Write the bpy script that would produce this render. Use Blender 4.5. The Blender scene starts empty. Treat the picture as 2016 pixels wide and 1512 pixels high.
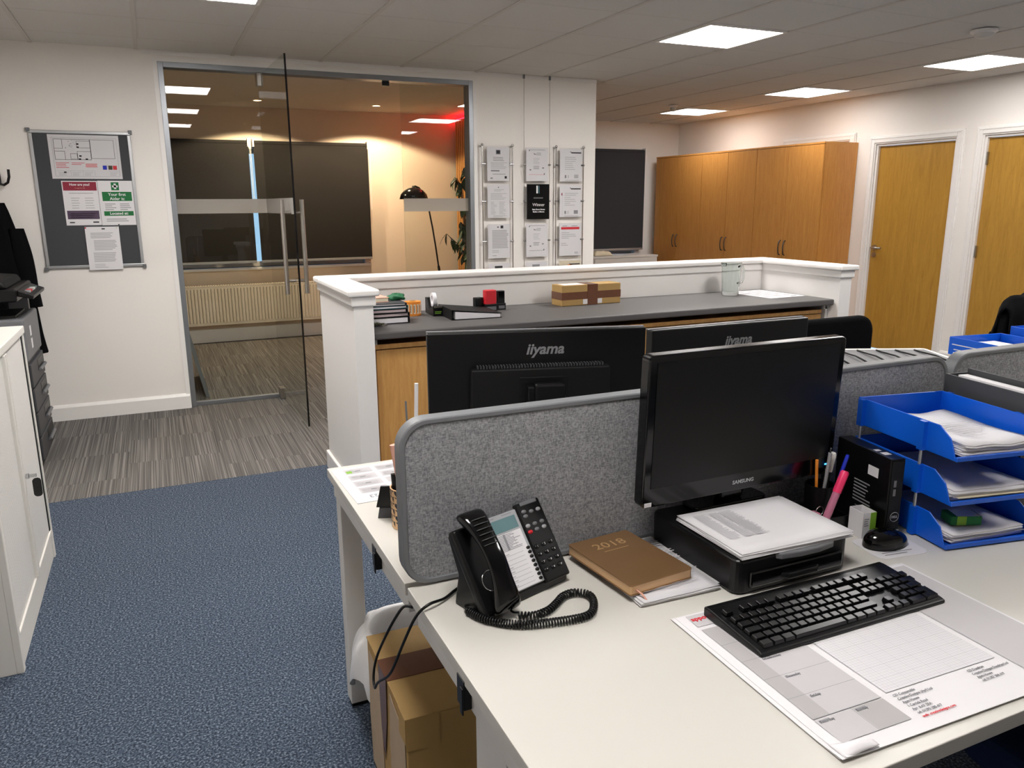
import bpy, math, random
from mathutils import Vector, Matrix, Euler
random.seed(7)
S = bpy.context.scene
COL = S.collection
R = math.radians
# ------------------------------------------------------------------ camera
cam_d = bpy.data.cameras.new('camera'); cam = bpy.data.objects.new('camera', cam_d); COL.objects.link(cam)
cam_d.sensor_width = 36.0; cam_d.lens = 1534.77/2016*36.0; cam_d.clip_start = 0.02
rt = Vector((0.91066, -0.41312, -0.00565)); dn = Vector((-0.09839, -0.20357, -0.97411)); fw = Vector((0.40127, 0.88763, -0.22603))
cam.matrix_world = Matrix(((rt.x, -dn.x, -fw.x, 0), (rt.y, -dn.y, -fw.y, 0), (rt.z, -dn.z, -fw.z, 1.45), (0, 0, 0, 1)))
S.camera = cam
# ------------------------------------------------------------------ world: blue dusk
W = bpy.data.worlds.new('dusk'); S.world = W; W.use_nodes = True
bg = W.node_tree.nodes['Background']
tc = W.node_tree.nodes.new('ShaderNodeTexCoord'); sp = W.node_tree.nodes.new('ShaderNodeSeparateXYZ'); rp = W.node_tree.nodes.new('ShaderNodeValToRGB')
W.node_tree.links.new(tc.outputs['Generated'], sp.inputs[0]); W.node_tree.links.new(sp.outputs['Z'], rp.inputs[0]); W.node_tree.links.new(rp.outputs[0], bg.inputs[0])
rp.color_ramp.elements[0].color = (0.42, 0.62, 0.85, 1); rp.color_ramp.elements[1].color = (0.03, 0.09, 0.24, 1)
rp.color_ramp.elements[1].position = 0.6; bg.inputs[1].default_value = 0.8
# ------------------------------------------------------------------ exposure
S.view_settings.view_transform = 'Standard'; S.view_settings.look = 'None'
S.view_settings.exposure = 0.72; S.view_settings.gamma = 1.0; S.view_settings.use_curve_mapping = False
S.cycles.use_denoising = True; S.cycles.sample_clamp_indirect = 4.0; S.cycles.max_bounces = 9
S.cycles.transparent_max_bounces = 24; S.cycles.caustics_reflective = False; S.cycles.caustics_refractive = False
PANEL = 19.0            # strength of the ceiling LED panels
DOWN = 66.0            # watts of the warm downlights in the meeting room

# ------------------------------------------------------------------ materials
def lin(h):
    if not isinstance(h, str): return h
    h = h.lstrip('#'); v = [int(h[i:i+2], 16)/255 for i in (0, 2, 4)]
    return tuple(x/12.92 if x <= .04045 else ((x+.055)/1.055)**2.4 for x in v)
MATS = {}
def mat(name, col, rough=.5, metal=0., spec=.5, noise=0., nscale=40., bump=0., coat=0., em=0., trans=0., sheen=0.):
    m = bpy.data.materials.new(name); m.use_nodes = True; nt = m.node_tree; b = nt.nodes['Principled BSDF']
    c = lin(col); b.inputs['Base Color'].default_value = (*c, 1); b.inputs['Roughness'].default_value = rough
    b.inputs['Metallic'].default_value = metal; b.inputs['Specular IOR Level'].default_value = spec
    b.inputs['Coat Weight'].default_value = coat
    if sheen: b.inputs['Sheen Weight'].default_value = sheen
    if em: b.inputs['Emission Color'].default_value = (*c, 1); b.inputs['Emission Strength'].default_value = em
    if noise or bump:
        t = nt.nodes.new('ShaderNodeTexCoord'); n = nt.nodes.new('ShaderNodeTexNoise'); n.inputs['Scale'].default_value = nscale; n.inputs['Detail'].default_value = 4
        nt.links.new(t.outputs['Object'], n.inputs['Vector'])
        if noise:
            mx = nt.nodes.new('ShaderNodeMix'); mx.data_type = 'RGBA'
            mx.inputs[6].default_value = (*[x*(1-noise) for x in c], 1); mx.inputs[7].default_value = (*[min(1, x*(1+noise)) for x in c], 1)
            nt.links.new(n.outputs['Fac'], mx.inputs[0]); nt.links.new(mx.outputs[2], b.inputs['Base Color'])
        if bump:
            bp = nt.nodes.new('ShaderNodeBump'); bp.inputs['Strength'].default_value = bump; bp.inputs['Distance'].default_value = .002
            nt.links.new(n.outputs['Fac'], bp.inputs['Height']); nt.links.new(bp.outputs[0], b.inputs['Normal'])
    MATS[name] = m
    return m
def wood(name, c1, c2, rough=.45, scale=(14, 14, 1.2), grain=3.0):
    m = bpy.data.materials.new(name); m.use_nodes = True; nt = m.node_tree; b = nt.nodes['Principled BSDF']
    t = nt.nodes.new('ShaderNodeTexCoord'); mp = nt.nodes.new('ShaderNodeMapping'); mp.inputs['Scale'].default_value = scale
    n = nt.nodes.new('ShaderNodeTexNoise'); n.inputs['Scale'].default_value = grain; n.inputs['Detail'].default_value = 8; n.inputs['Distortion'].default_value = 1.2
    n2 = nt.nodes.new('ShaderNodeTexNoise'); n2.inputs['Scale'].default_value = grain*9; n2.inputs['Detail'].default_value = 3
    r = nt.nodes.new('ShaderNodeValToRGB'); r.color_ramp.elements[0].position = .3; r.color_ramp.elements[1].position = .7
    r.color_ramp.elements[0].color = (*lin(c1), 1); r.color_ramp.elements[1].color = (*lin(c2), 1)
    ad = nt.nodes.new('ShaderNodeMath'); ad.operation = 'MULTIPLY_ADD'; ad.inputs[1].default_value = .35
    oi = nt.nodes.new('ShaderNodeObjectInfo'); va = nt.nodes.new('ShaderNodeVectorMath'); va.operation = 'ADD'
    L = nt.links.new
    L(t.outputs['Object'], va.inputs[0]); L(oi.outputs['Random'], va.inputs[1]); L(va.outputs[0], mp.inputs[0]); L(mp.outputs[0], n.inputs[0]); L(mp.outputs[0], n2.inputs[0])
    L(n2.outputs['Fac'], ad.inputs[0]); sc = nt.nodes.new('ShaderNodeMath'); sc.operation = 'MULTIPLY'; sc.inputs[1].default_value = .65
    L(n.outputs['Fac'], sc.inputs[0]); L(sc.outputs[0], ad.inputs[2]); L(ad.outputs[0], r.inputs[0]); L(r.outputs[0], b.inputs['Base Color'])
    b.inputs['Roughness'].default_value = rough
    MATS[name] = m
    return m
def glassy(name, tint, ior=1.5, rough=0., frost=0.):
    m = bpy.data.materials.new(name); m.use_nodes = True; nt = m.node_tree; nt.nodes.clear()
    o = nt.nodes.new('ShaderNodeOutputMaterial'); tr = nt.nodes.new('ShaderNodeBsdfTransparent'); tr.inputs[0].default_value = (*tint, 1)
    gl = nt.nodes.new('ShaderNodeBsdfGlossy'); gl.inputs['Roughness'].default_value = rough
    fr = nt.nodes.new('ShaderNodeFresnel'); fr.inputs['IOR'].default_value = ior; mx = nt.nodes.new('ShaderNodeMixShader')
    ge = nt.nodes.new('ShaderNodeNewGeometry'); sb = nt.nodes.new('ShaderNodeMath'); sb.operation = 'SUBTRACT'; sb.inputs[0].default_value = 1.; ml = nt.nodes.new('ShaderNodeMath'); ml.operation = 'MULTIPLY'
    L = nt.links.new; L(ge.outputs['Backfacing'], sb.inputs[1]); L(sb.outputs[0], ml.inputs[0]); L(fr.outputs[0], ml.inputs[1]); L(ml.outputs[0], mx.inputs[0]); L(tr.outputs[0], mx.inputs[1]); L(gl.outputs[0], mx.inputs[2]); L(mx.outputs[0], o.inputs[0])
    if frost:
        df = nt.nodes.new('ShaderNodeBsdfDiffuse'); df.inputs[0].default_value = (.62, .60, .57, 1); tl = nt.nodes.new('ShaderNodeBsdfTranslucent'); tl.inputs[0].default_value = (.7, .68, .65, 1)
        a = nt.nodes.new('ShaderNodeMixShader'); a.inputs[0].default_value = .55; L(df.outputs[0], a.inputs[1]); L(tl.outputs[0], a.inputs[2])
        bb = nt.nodes.new('ShaderNodeMixShader'); bb.inputs[0].default_value = frost; L(mx.outputs[0], bb.inputs[1]); L(a.outputs[0], bb.inputs[2]); L(bb.outputs[0], o.inputs[0])
    MATS[name] = m
    return m
def speckle(name, cols, scale, rough=.95, bump=.6):
    m = bpy.data.materials.new(name); m.use_nodes = True; nt = m.node_tree; b = nt.nodes['Principled BSDF']
    t = nt.nodes.new('ShaderNodeTexCoord'); n = nt.nodes.new('ShaderNodeTexNoise'); n.inputs['Scale'].default_value = scale; n.inputs['Detail'].default_value = 2; n.inputs['Roughness'].default_value = .7
    r = nt.nodes.new('ShaderNodeValToRGB'); el = r.color_ramp.elements
    while len(el) < len(cols): el.new(.5)
    for i, (p, c) in enumerate(cols): el[i].position = p; el[i].color = (*lin(c), 1)
    L = nt.links.new; L(t.outputs['Object'], n.inputs[0]); L(n.outputs['Fac'], r.inputs[0]); L(r.outputs[0], b.inputs['Base Color'])
    bp = nt.nodes.new('ShaderNodeBump'); bp.inputs['Strength'].default_value = bump; bp.inputs['Distance'].default_value = .004; L(n.outputs['Fac'], bp.inputs['Height']); L(bp.outputs[0], b.inputs['Normal'])
    b.inputs['Roughness'].default_value = rough; b.inputs['Specular IOR Level'].default_value = .1
    MATS[name] = m
    return m
def stripes(name):
    # narrow irregular stripes along the tile's length, shifted tile by tile
    m = bpy.data.materials.new(name); m.use_nodes = True; nt = m.node_tree; b = nt.nodes['Principled BSDF']; L = nt.links.new
    t = nt.nodes.new('ShaderNodeTexCoord'); oi = nt.nodes.new('ShaderNodeObjectInfo')
    mu = nt.nodes.new('ShaderNodeMath'); mu.operation = 'MULTIPLY'; mu.inputs[1].default_value = 37.; L(oi.outputs['Random'], mu.inputs[0])
    va = nt.nodes.new('ShaderNodeVectorMath'); va.operation = 'ADD'; L(t.outputs['Object'], va.inputs[0]); L(mu.outputs[0], va.inputs[1])
    mp = nt.nodes.new('ShaderNodeMapping'); mp.inputs['Scale'].default_value = (240, .9, 1); L(va.outputs[0], mp.inputs[0])
    n = nt.nodes.new('ShaderNodeTexNoise'); n.inputs['Scale'].default_value = 1.; n.inputs['Detail'].default_value = 2; L(mp.outputs[0], n.inputs[0])
    r = nt.nodes.new('ShaderNodeValToRGB'); el = r.color_ramp.elements; el.new(.5)
    for e, (p, c) in zip(el, ((.3, '#4e4a46'), (.5, '#66615c'), (.7, '#8b857e'))): e.position = p; e.color = (*lin(c), 1)
    L(n.outputs['Fac'], r.inputs[0])
    n2 = nt.nodes.new('ShaderNodeTexNoise'); n2.inputs['Scale'].default_value = 260; L(t.outputs['Object'], n2.inputs[0])
    mx = nt.nodes.new('ShaderNodeMix'); mx.data_type = 'RGBA'; mx.blend_type = 'MULTIPLY'; mx.inputs[0].default_value = .45
    L(r.outputs[0], mx.inputs[6]); L(n2.outputs['Color'], mx.inputs[7])
    hs = nt.nodes.new('ShaderNodeHueSaturation'); hs.inputs['Value'].default_value = 1.3; hs.inputs['Saturation'].default_value = .6; L(mx.outputs[2], hs.inputs['Color']); L(hs.outputs[0], b.inputs['Base Color'])
    b.inputs['Roughness'].default_value = .95; b.inputs['Specular IOR Level'].default_value = .1
    bp = nt.nodes.new('ShaderNodeBump'); bp.inputs['Strength'].default_value = .5; bp.inputs['Distance'].default_value = .003; L(n.outputs['Fac'], bp.inputs['Height']); L(bp.outputs[0], b.inputs['Normal'])
    MATS[name] = m
    return m
def weave(name, c1, c2, scale=420):
    m = bpy.data.materials.new(name); m.use_nodes = True; nt = m.node_tree; b = nt.nodes['Principled BSDF']; L = nt.links.new
    t = nt.nodes.new('ShaderNodeTexCoord'); fs = []
    for sc in ((scale, 150, 150), (150, 150, scale)):
        mp = nt.nodes.new('ShaderNodeMapping'); mp.inputs['Scale'].default_value = sc; n = nt.nodes.new('ShaderNodeTexNoise'); n.inputs['Scale'].default_value = 1; n.inputs['Detail'].default_value = 2
        L(t.outputs['Object'], mp.inputs[0]); L(mp.outputs[0], n.inputs[0]); fs.append(n)
    ad = nt.nodes.new('ShaderNodeMath'); ad.operation = 'ADD'; L(fs[0].outputs['Fac'], ad.inputs[0]); L(fs[1].outputs['Fac'], ad.inputs[1])
    hf = nt.nodes.new('ShaderNodeMath'); hf.operation = 'MULTIPLY'; hf.inputs[1].default_value = .5; L(ad.outputs[0], hf.inputs[0])
    r = nt.nodes.new('ShaderNodeValToRGB'); r.color_ramp.elements[0].position = .36; r.color_ramp.elements[1].position = .64
    r.color_ramp.elements[0].color = (*lin(c1), 1); r.color_ramp.elements[1].color = (*lin(c2), 1); L(hf.outputs[0], r.inputs[0]); L(r.outputs[0], b.inputs['Base Color'])
    bp = nt.nodes.new('ShaderNodeBump'); bp.inputs['Strength'].default_value = .4; bp.inputs['Distance'].default_value = .001; L(hf.outputs[0], bp.inputs['Height']); L(bp.outputs[0], b.inputs['Normal'])
    b.inputs['Roughness'].default_value = .95; b.inputs['Specular IOR Level'].default_value = .1
    MATS[name] = m
    return m
mat('wall', '#f2ede7', .85, noise=.015, nscale=90, bump=.05)
mat('trimwhite', '#f0ede9', .4, noise=.01, nscale=30)
mat('warmwall', '#e2d3c0', .85, noise=.015, nscale=60, bump=.05)
mat('tile', '#d3d0cb', .95, noise=.05, nscale=300, bump=.25)
mat('gridbar', '#c9c4bd', .6, noise=.01, nscale=30)
mat('plaster', '#d8cdbd', .95, noise=.01, nscale=30)
speckle('blue_carpet', ((.34, '#232a35'), (.46, '#394352'), (.56, '#525d6c'), (.68, '#868f9a')), 150)
stripes('grey_carpet')
weave('screen_fabric', '#707174', '#a7a7aa')
mat('screen_edge', '#707275', .5, noise=.02)
wood('oak_cupboard', '#bb7c38', '#d3984f', .42)
wood('oak_door', '#a3772c', '#bf913d', .38, scale=(9, 9, .9))
wood('beech', '#c08a4b', '#d8a764', .42)
wood('slat', '#a86f36', '#cc9250', .5)
mat('dark_felt', '#1d1a18', .95, noise=.05)
mat('white_lam', '#cfccc4', .32, noise=.008, nscale=20)
mat('white_metal', '#dcd9d4', .4, noise=.01, nscale=30)
mat('grey_metal', '#8d9094', .38, metal=.7, noise=.02)
mat('alu', '#b9bbbd', .35, metal=.8, noise=.02)
mat('chrome', '#c9c9c9', .18, metal=1., noise=.01)
mat('steel', '#b4afa8', .28, metal=1., noise=.03, nscale=80)
mat('black', '#0a0a0b', .36, spec=.35, noise=.08, nscale=60)
mat('black_gloss', '#060607', .12, noise=.05, nscale=30)
mat('black_matt', '#0c0c0d', .6, spec=.3, noise=.1, nscale=120, bump=.1)
mat('black_fabric', '#0b0b0d', .95, noise=.15, nscale=90, bump=.3, spec=.1)
mat('screen_black', '#040405', .35, spec=.35, noise=.05, nscale=10)
mat('dark_grey', '#3b3c3f', .55, noise=.05)
mat('mid_grey', '#6b6c6f', .5, noise=.04)
mat('pin_grey', '#434548', .95, noise=.06, nscale=300)
mat('worktop', '#545150', .5, noise=.05, nscale=250, bump=.03)
mat('paper', '#e2e0e2', .8, noise=.01, nscale=12)
mat('paper2', '#dcdadd', .8, noise=.01, nscale=12)
mat('cream', '#ddd2b8', .8, noise=.03)
mat('ink', '#2b2b2f', .8, noise=.02)
mat('ink_grey', '#8c8c90', .8, noise=.02)
mat('ink_light', '#b9b7ba', .8, noise=.02)
mat('pad_grey', '#c0bdbf', .8, noise=.02)
mat('pad_dark', '#aeabab', .8, noise=.02)
mat('red', '#c8202c', .5, noise=.03)
mat('red_ink', '#d8323c', .7, noise=.02)
mat('maroon', '#8c2438', .7, noise=.02)
mat('plum', '#4d3c52', .7, noise=.02)
mat('green_sign', '#0f6b35', .7, noise=.02)
mat('green', '#14603a', .6, noise=.05)
mat('lime', '#7bab2e', .6, noise=.03)
mat('blue_plastic', '#0a59cc', .35, noise=.03, nscale=20)
mat('blue_pen', '#1b2fb8', .3, noise=.02)
mat('pink', '#f2386e', .35, noise=.02)
mat('pink_pale', '#c77a96', .4, noise=.04)
mat('salmon', '#e0a894', .5, noise=.03)
mat('orange', '#e58a2c', .5, noise=.05)
mat('cardboard', '#ad8c55', .75, noise=.07, nscale=15, bump=.1)
mat('tape', '#6a4430', .22, noise=.08, nscale=25)
mat('torn', '#b09c84', .9, noise=.08, nscale=20)
mat('bronze', '#94714d', .33, metal=.5, noise=.12, nscale=14)
mat('gilt', '#d9b184', .4, metal=.3, noise=.05)
mat('gold_line', '#e2c08e', .3, metal=.6, noise=.02)
mat('radiator', '#d9d0c0', .45, noise=.01)
mat('blind', '#171412', .9, noise=.05, nscale=200)
mat('blind2', '#313236', .9, noise=.05, nscale=200)
mat('leaf', '#2c4222', .45, noise=.2, nscale=20)
mat('bark', '#5a4330', .9, noise=.2)
mat('lcd', '#5f7f84', .25, noise=.1, nscale=30)
mat('navy', '#1b2744', .95, noise=.1, nscale=120, spec=.1)
mat('bag', '#ececec', .35, noise=.03)
mat('silver_plastic', '#a7a9ac', .4, metal=.3, noise=.02)
mat('off_white', '#d9d6cf', .5, noise=.02)
mat('led', '#fffbf8', .5, em=PANEL, noise=0)
mat('led_low', '#fffbf8', .5, em=PANEL*.5)
mat('led_high', '#fffbf8', .5, em=PANEL*1.65)
mat('warm_led', '#ffd9a0', .5, em=12)
mat('red_led', '#ff1020', .5, em=14)
mat('blue_led', '#3aa8ff', .5, em=3)
mat('dark_olive', '#3c3a1c', .6, noise=.3, nscale=200)
mat('page_mauve', '#b3a4a6', .8, noise=.05)
mat('logo_grey', '#8f9092', .4, metal=.3, noise=.02)
mat('dark_steel', '#5d5a57', .3, metal=.9, noise=.03)
mat('key_black', '#0c0c0d', .33, spec=.4, noise=.05, nscale=50)
mat('teal', '#2c5058', .6, noise=.05)
glassy('glass', (.93, .95, .93))
glassy('frost', (.9, .9, .88), frost=.8)
glassy('pane', (.9, .95, .97))
glassy('acrylic', (.97, .97, .97), ior=1.3)
jg = mat('jug_glass', '#f4faf8', .0); jg.node_tree.nodes['Principled BSDF'].inputs['Transmission Weight'].default_value = 1.; jg.node_tree.nodes['Principled BSDF'].inputs['IOR'].default_value = 1.45

# ------------------------------------------------------------------ mesh helpers
class MB:
    def __init__(s): s.v = []; s.f = []; s.mi = []; s.M = None; s.m = 0
    def add(s, vs, fs):
        o = len(s.v)
        for p in vs:
            p = Vector(p)
            s.v.append(tuple(s.M @ p) if s.M is not None else tuple(p))
        for f in fs: s.f.append([i+o for i in f]); s.mi.append(s.m)
        return s
    def box(s, x0, x1, y0, y1, z0, z1):
        return s.add([(x0, y0, z0), (x1, y0, z0), (x1, y1, z0), (x0, y1, z0), (x0, y0, z1), (x1, y0, z1), (x1, y1, z1), (x0, y1, z1)],
                     [(3, 2, 1, 0), (4, 5, 6, 7), (0, 1, 5, 4), (1, 2, 6, 5), (2, 3, 7, 6), (3, 0, 4, 7)])
    def prism(s, poly, a0, a1, axis='z'):
        # poly = 2D points; axis x: (y,z); y: (x,z); z: (x,y)
        n = len(poly)
        def P(p, a): return {'x': (a, p[0], p[1]), 'y': (p[0], a, p[1]), 'z': (p[0], p[1], a)}[axis]
        ar = sum(poly[i][0]*poly[(i+1) % n][1]-poly[(i+1) % n][0]*poly[i][1] for i in range(n))
        if (ar < 0) != (axis == 'y'): poly = poly[::-1]
        vs = [P(p, a0) for p in poly]+[P(p, a1) for p in poly]
        fs = [tuple(range(n-1, -1, -1)), tuple(range(n, 2*n))]+[(i, (i+1) % n, n+(i+1) % n, n+i) for i in range(n)]
        return s.add(vs, fs)
    def rbox(s, x0, x1, y0, y1, z0, z1, r, axis='z', seg=5):
        a = {'x': (y0, y1, z0, z1, x0, x1), 'y': (x0, x1, z0, z1, y0, y1), 'z': (x0, x1, y0, y1, z0, z1)}[axis]
        return s.prism(rrect(a[0], a[1], a[2], a[3], r, seg), a[4], a[5], axis)
    def tube(s, pts, r, n=8, caps=True, closed=False):
        pts = [Vector(p) for p in pts]; N = len(pts); rs = r if isinstance(r, (list, tuple)) else [r]*N
        vs = []; ref = None
        for i, p in enumerate(pts):
            if closed: d = (pts[(i+1) % N]-pts[i-1])
            else: d = (pts[min(i+1, N-1)]-pts[max(i-1, 0)])
            d.normalize()
            if ref is None:
                ref = Vector((0, 0, 1)) if abs(d.z) < .9 else Vector((1, 0, 0))
            u = ref-d*ref.dot(d); u.normalize(); w = d.cross(u); ref = u
            for k in range(n):
                a = 2*math.pi*k/n; vs.append(p+(u*math.cos(a)+w*math.sin(a))*rs[i])
        fs = []
        for i in range(N if closed else N-1):
            j = (i+1) % N
            for k in range(n): fs.append((i*n+k, i*n+(k+1) % n, j*n+(k+1) % n, j*n+k))
        if caps and not closed: fs += [tuple(range(n-1, -1, -1)), tuple(range((N-1)*n, N*n))]
        return s.add(vs, fs)
    def cyl(s, p0, p1, r, n=16, r1=None): return s.tube([p0, p1], [r, r if r1 is None else r1], n)
    def lathe(s, prof, c=(0, 0, 0), n=24):
        vs = []; fs = []; m = len(prof)
        for k in range(n):
            a = 2*math.pi*k/n
            for (r, z) in prof: vs.append((c[0]+r*math.cos(a), c[1]+r*math.sin(a), c[2]+z))
        for k in range(n):
            j = (k+1) % n
            for i in range(m-1): fs.append((k*m+i, j*m+i, j*m+i+1, k*m+i+1))
        return s.add(vs, fs)
    def grid(s, fn, nu, nv, flip=False):
        vs = [fn(i/nu, j/nv) for j in range(nv+1) for i in range(nu+1)]
        fs = [(j*(nu+1)+i, j*(nu+1)+i+1, (j+1)*(nu+1)+i+1, (j+1)*(nu+1)+i) for j in range(nv) for i in range(nu)]
        if flip: fs = [f[::-1] for f in fs]
        return s.add(vs, fs)
    def quad(s, a, b, c, d): return s.add([a, b, c, d], [(0, 1, 2, 3)])
def rrect(x0, x1, y0, y1, r, seg=5):
    pts = []
    for cx, cy, a0 in ((x1-r, y1-r, 0), (x0+r, y1-r, 90), (x0+r, y0+r, 180), (x1-r, y0+r, 270)):
        for k in range(seg+1):
            a = R(a0+90*k/seg); pts.append((cx+r*math.cos(a), cy+r*math.sin(a)))
    return pts
def obj(name, mb, m, parent=None, bevel=0., smooth=False, seg=2, sub=0, solid=0., label=None, loc=None, rot=None):
    me = bpy.data.meshes.new(name); me.from_pydata(mb.v, [], mb.f); me.update()
    for mm in (m if isinstance(m, (list, tuple)) else [m]): me.materials.append(MATS[mm])
    if any(mb.mi): me.polygons.foreach_set('material_index', mb.mi)
    if smooth:
        me.polygons.foreach_set('use_smooth', [True]*len(me.polygons))
        if smooth is not True: me.set_sharp_from_angle(angle=R(smooth))
    o = bpy.data.objects.new(name, me); COL.objects.link(o)
    if parent: o.parent = parent
    if loc: o.location = loc
    if rot: o.rotation_euler = rot
    if solid:
        md = o.modifiers.new('solid', 'SOLIDIFY'); md.thickness = solid
    if sub:
        md = o.modifiers.new('sub', 'SUBSURF'); md.levels = sub; md.render_levels = sub
    if bevel:
        md = o.modifiers.new('bevel', 'BEVEL'); md.width = bevel; md.segments = seg; md.limit_method = 'ANGLE'; md.angle_limit = R(40)
    if label: o['label'] = label
    return o
def tag(o, label, cat, group=None):
    o['label'] = label; o['category'] = cat
    if group: o['group'] = group
    return o
def thing(name, label, cat, loc=(0, 0, 0), rz=0., group=None, rot=None):
    o = bpy.data.objects.new(name, None); COL.objects.link(o); o.empty_display_size = .05
    o.location = loc; o.rotation_euler = rot or (0, 0, rz)
    return tag(o, label, cat, group)
def struct(name, mb, m, parent=None, **k):
    o = obj(name, mb, m, parent, **k)
    if parent is None: o['kind'] = 'structure'
    return o
def B(*a): return MB().box(*a)
def share(o, parent, loc=None, rot=None):
    c = o.copy(); COL.objects.link(c); c.parent = parent
    if loc is not None: c.location = loc
    if rot is not None: c.rotation_euler = rot
    return c
def frame(O, U, V):
    U = Vector(U).normalized(); V = Vector(V).normalized(); N = U.cross(V); O = Vector(O)
    return Matrix(((U.x, V.x, N.x, O.x), (U.y, V.y, N.y, O.y), (U.z, V.z, N.z, O.z), (0, 0, 0, 1)))
WALLF = lambda x, y, z: frame((x, y, z), (1, 0, 0), (0, 0, 1))      # print frame on a face that looks towards -Y
def pr(M=None, off=.0006):
    m = MB(); m.M = M; m.off = off
    def rect(u0, u1, v0, v1, mi=0, o=0):
        m.m = mi; z = m.off+o; m.add([(u0, v0, z), (u1, v0, z), (u1, v1, z), (u0, v1, z)], [(0, 1, 2, 3)]); return m
    def lines(u0, u1, v0, v1, n, mi=0, fill=.45, rag=.35, seed=1):
        rr = random.Random(seed); h = (v1-v0)/n
        for i in range(n):
            v = v1-(i+1)*h; rect(u0, u1-(u1-u0)*rag*rr.random(), v, v+h*fill, mi)
        return m
    m.rect = rect; m.lines = lines
    return m
def text(name, s, size, m, parent, M, align='CENTER', shear=0., bold=0., depth=.0003, sx=1., flip=False):
    cu = bpy.data.curves.new('txt', 'FONT'); cu.body = s; cu.size = size; cu.align_x = align; cu.align_y = 'CENTER'
    cu.shear = shear; cu.offset = bold; cu.extrude = depth; cu.resolution_u = 3
    t = bpy.data.objects.new('txt', cu); COL.objects.link(t); bpy.context.view_layer.update()
    me = bpy.data.meshes.new_from_object(t.evaluated_get(bpy.context.evaluated_depsgraph_get())); COL.objects.unlink(t); bpy.data.objects.remove(t)
    me.transform(M @ Matrix.Diagonal((sx, 1, 1, 1))); me.name = name
    me.materials.clear(); me.materials.append(MATS[m])
    o = bpy.data.objects.new(name, me); COL.objects.link(o)
    if parent: o.parent = parent
    return o

# ================================================================== SETTING
XL, XR, YB, YF, H, YG = -1.25, 6.5, 8.95, -2.2, 2.45, 6.08
fl = struct('floor', B(XL, XR, YF, 4.3, -.1, 0), 'blue_carpet')
obj('subfloor', B(XL, XR, 4.3, YB+.1, -.1, -.006), 'dark_grey', fl)
ct = None; tw = .5
for i in range(16):
    for j in range(10):
        x0 = XL+i*tw; y0 = 4.303+j*tw-(.25 if i % 2 else 0); y1 = min(y0+tw, YB); y0 = max(y0, 4.302); x1 = min(x0+tw, XR)
        if y1-y0 < .05 or x1-x0 < .05: continue
        if abs(y1-y0-tw) < .01 and abs(x1-x0-tw) < .01:
            if ct is None: ct = obj('carpet_tile', B(0, tw-.001, 0, tw-.001, -.006, 0), 'grey_carpet', fl, loc=(x0, y0, 0))
            else: share(ct, fl, (x0, y0, 0))
        else: obj('carpet_tile', B(0, x1-x0-.001, 0, y1-y0-.001, -.006, 0), 'grey_carpet', fl, loc=(x0, y0, 0))
def wall(name, ax, c0, c1, a0, a1, z0, z1, holes, m):
    mb = MB()
    def bx(p0, p1, q0, q1):
        if p1-p0 > 1e-4 and q1-q0 > 1e-4:
            if ax == 'x': mb.box(p0, p1, c0, c1, q0, q1)
            else: mb.box(c0, c1, p0, p1, q0, q1)
    p = a0
    for (h0, h1, k0, k1) in sorted(holes):
        bx(p, h0, z0, z1); bx(h0, h1, z0, k0); bx(h0, h1, k1, z1); p = h1
    bx(p, a1, z0, z1)
    return struct(name, mb, m)
wall('wall_left', 'y', XL-.1, XL, YF, YB+.1, -.1, 2.6, [], 'wall')
wall('wall_front', 'x', YF-.1, YF, XL-.1, XR+.1, -.1, 2.6, [], 'wall')
DOORS = [(3.77, 4.62), (4.88, 5.73), (6.06, 6.92)]
wall('wall_right', 'y', XR, XR+.12, YF, YB+.1, -.1, 2.6, [(a, b, -.1, 1.985 if a < 6 else 2.04) for a, b in DOORS], 'wall')
WIN = [(-.1, 2.2, .79, 2.03), (4.95, 5.85, .79, 2.03)]
wall('wall_back', 'x', YB, YB+.2, XL-.1, XR+.1, -.1, 2.6, WIN, 'wall')
wall('wall_partition', 'x', YG-.05, YG+.05, XL, 3.52, -.05, H+.02, [(.14, 2.40, -.1, 2.385)], 'wall')
wall('wall_meeting_room', 'y', 3.42, 3.52, YG+.05, YB, -.05, H+.02, [], 'warmwall')
# meeting-room lining so that its back wall is the cream tone
mb = MB()
for a in ((XL, WIN[0][0], 0, 2.44), (WIN[0][1], 3.42, 0, 2.44), (WIN[0][0], WIN[0][1], 0, .79), (WIN[0][0], WIN[0][1], 2.03, 2.44)): mb.box(a[0], a[1], YB-.004, YB, a[2], a[3])
struct('wall_meeting_back', mb, 'warmwall')
struct('baseboard_partition', MB().prism([(YG-.05, 0), (YG-.068, 0), (YG-.068, .09), (YG-.058, .105), (YG-.05, .11)], XL, .135, 'x'), 'trimwhite')
struct('baseboard_meeting', B(XL, 3.42, YB-.024, YB-.004, 0, .14), 'trimwhite')
for n, (a, b) in enumerate(((YF, 3.70), (4.69, 4.81), (5.80, 6.0), (7.0, YB))):
    struct('baseboard_right' if n == 0 else 'baseboard_right.%03d' % n, MB().prism([(XR, 0), (XR-.018, 0), (XR-.018, .09), (XR-.008, .105), (XR, .11)], a, b, 'y'), 'trimwhite')
struct('baseboard_left', B(XL, XL+.018, YF, YG-.07, 0, .11), 'trimwhite')
struct('baseboard_back', B(3.52, XR, YB-.018, YB, 0, .11), 'trimwhite')
struct('trim_1', B(.05, 3.52, YG-.056, YG-.05, 2.425, 2.447), 'trimwhite')
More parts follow.
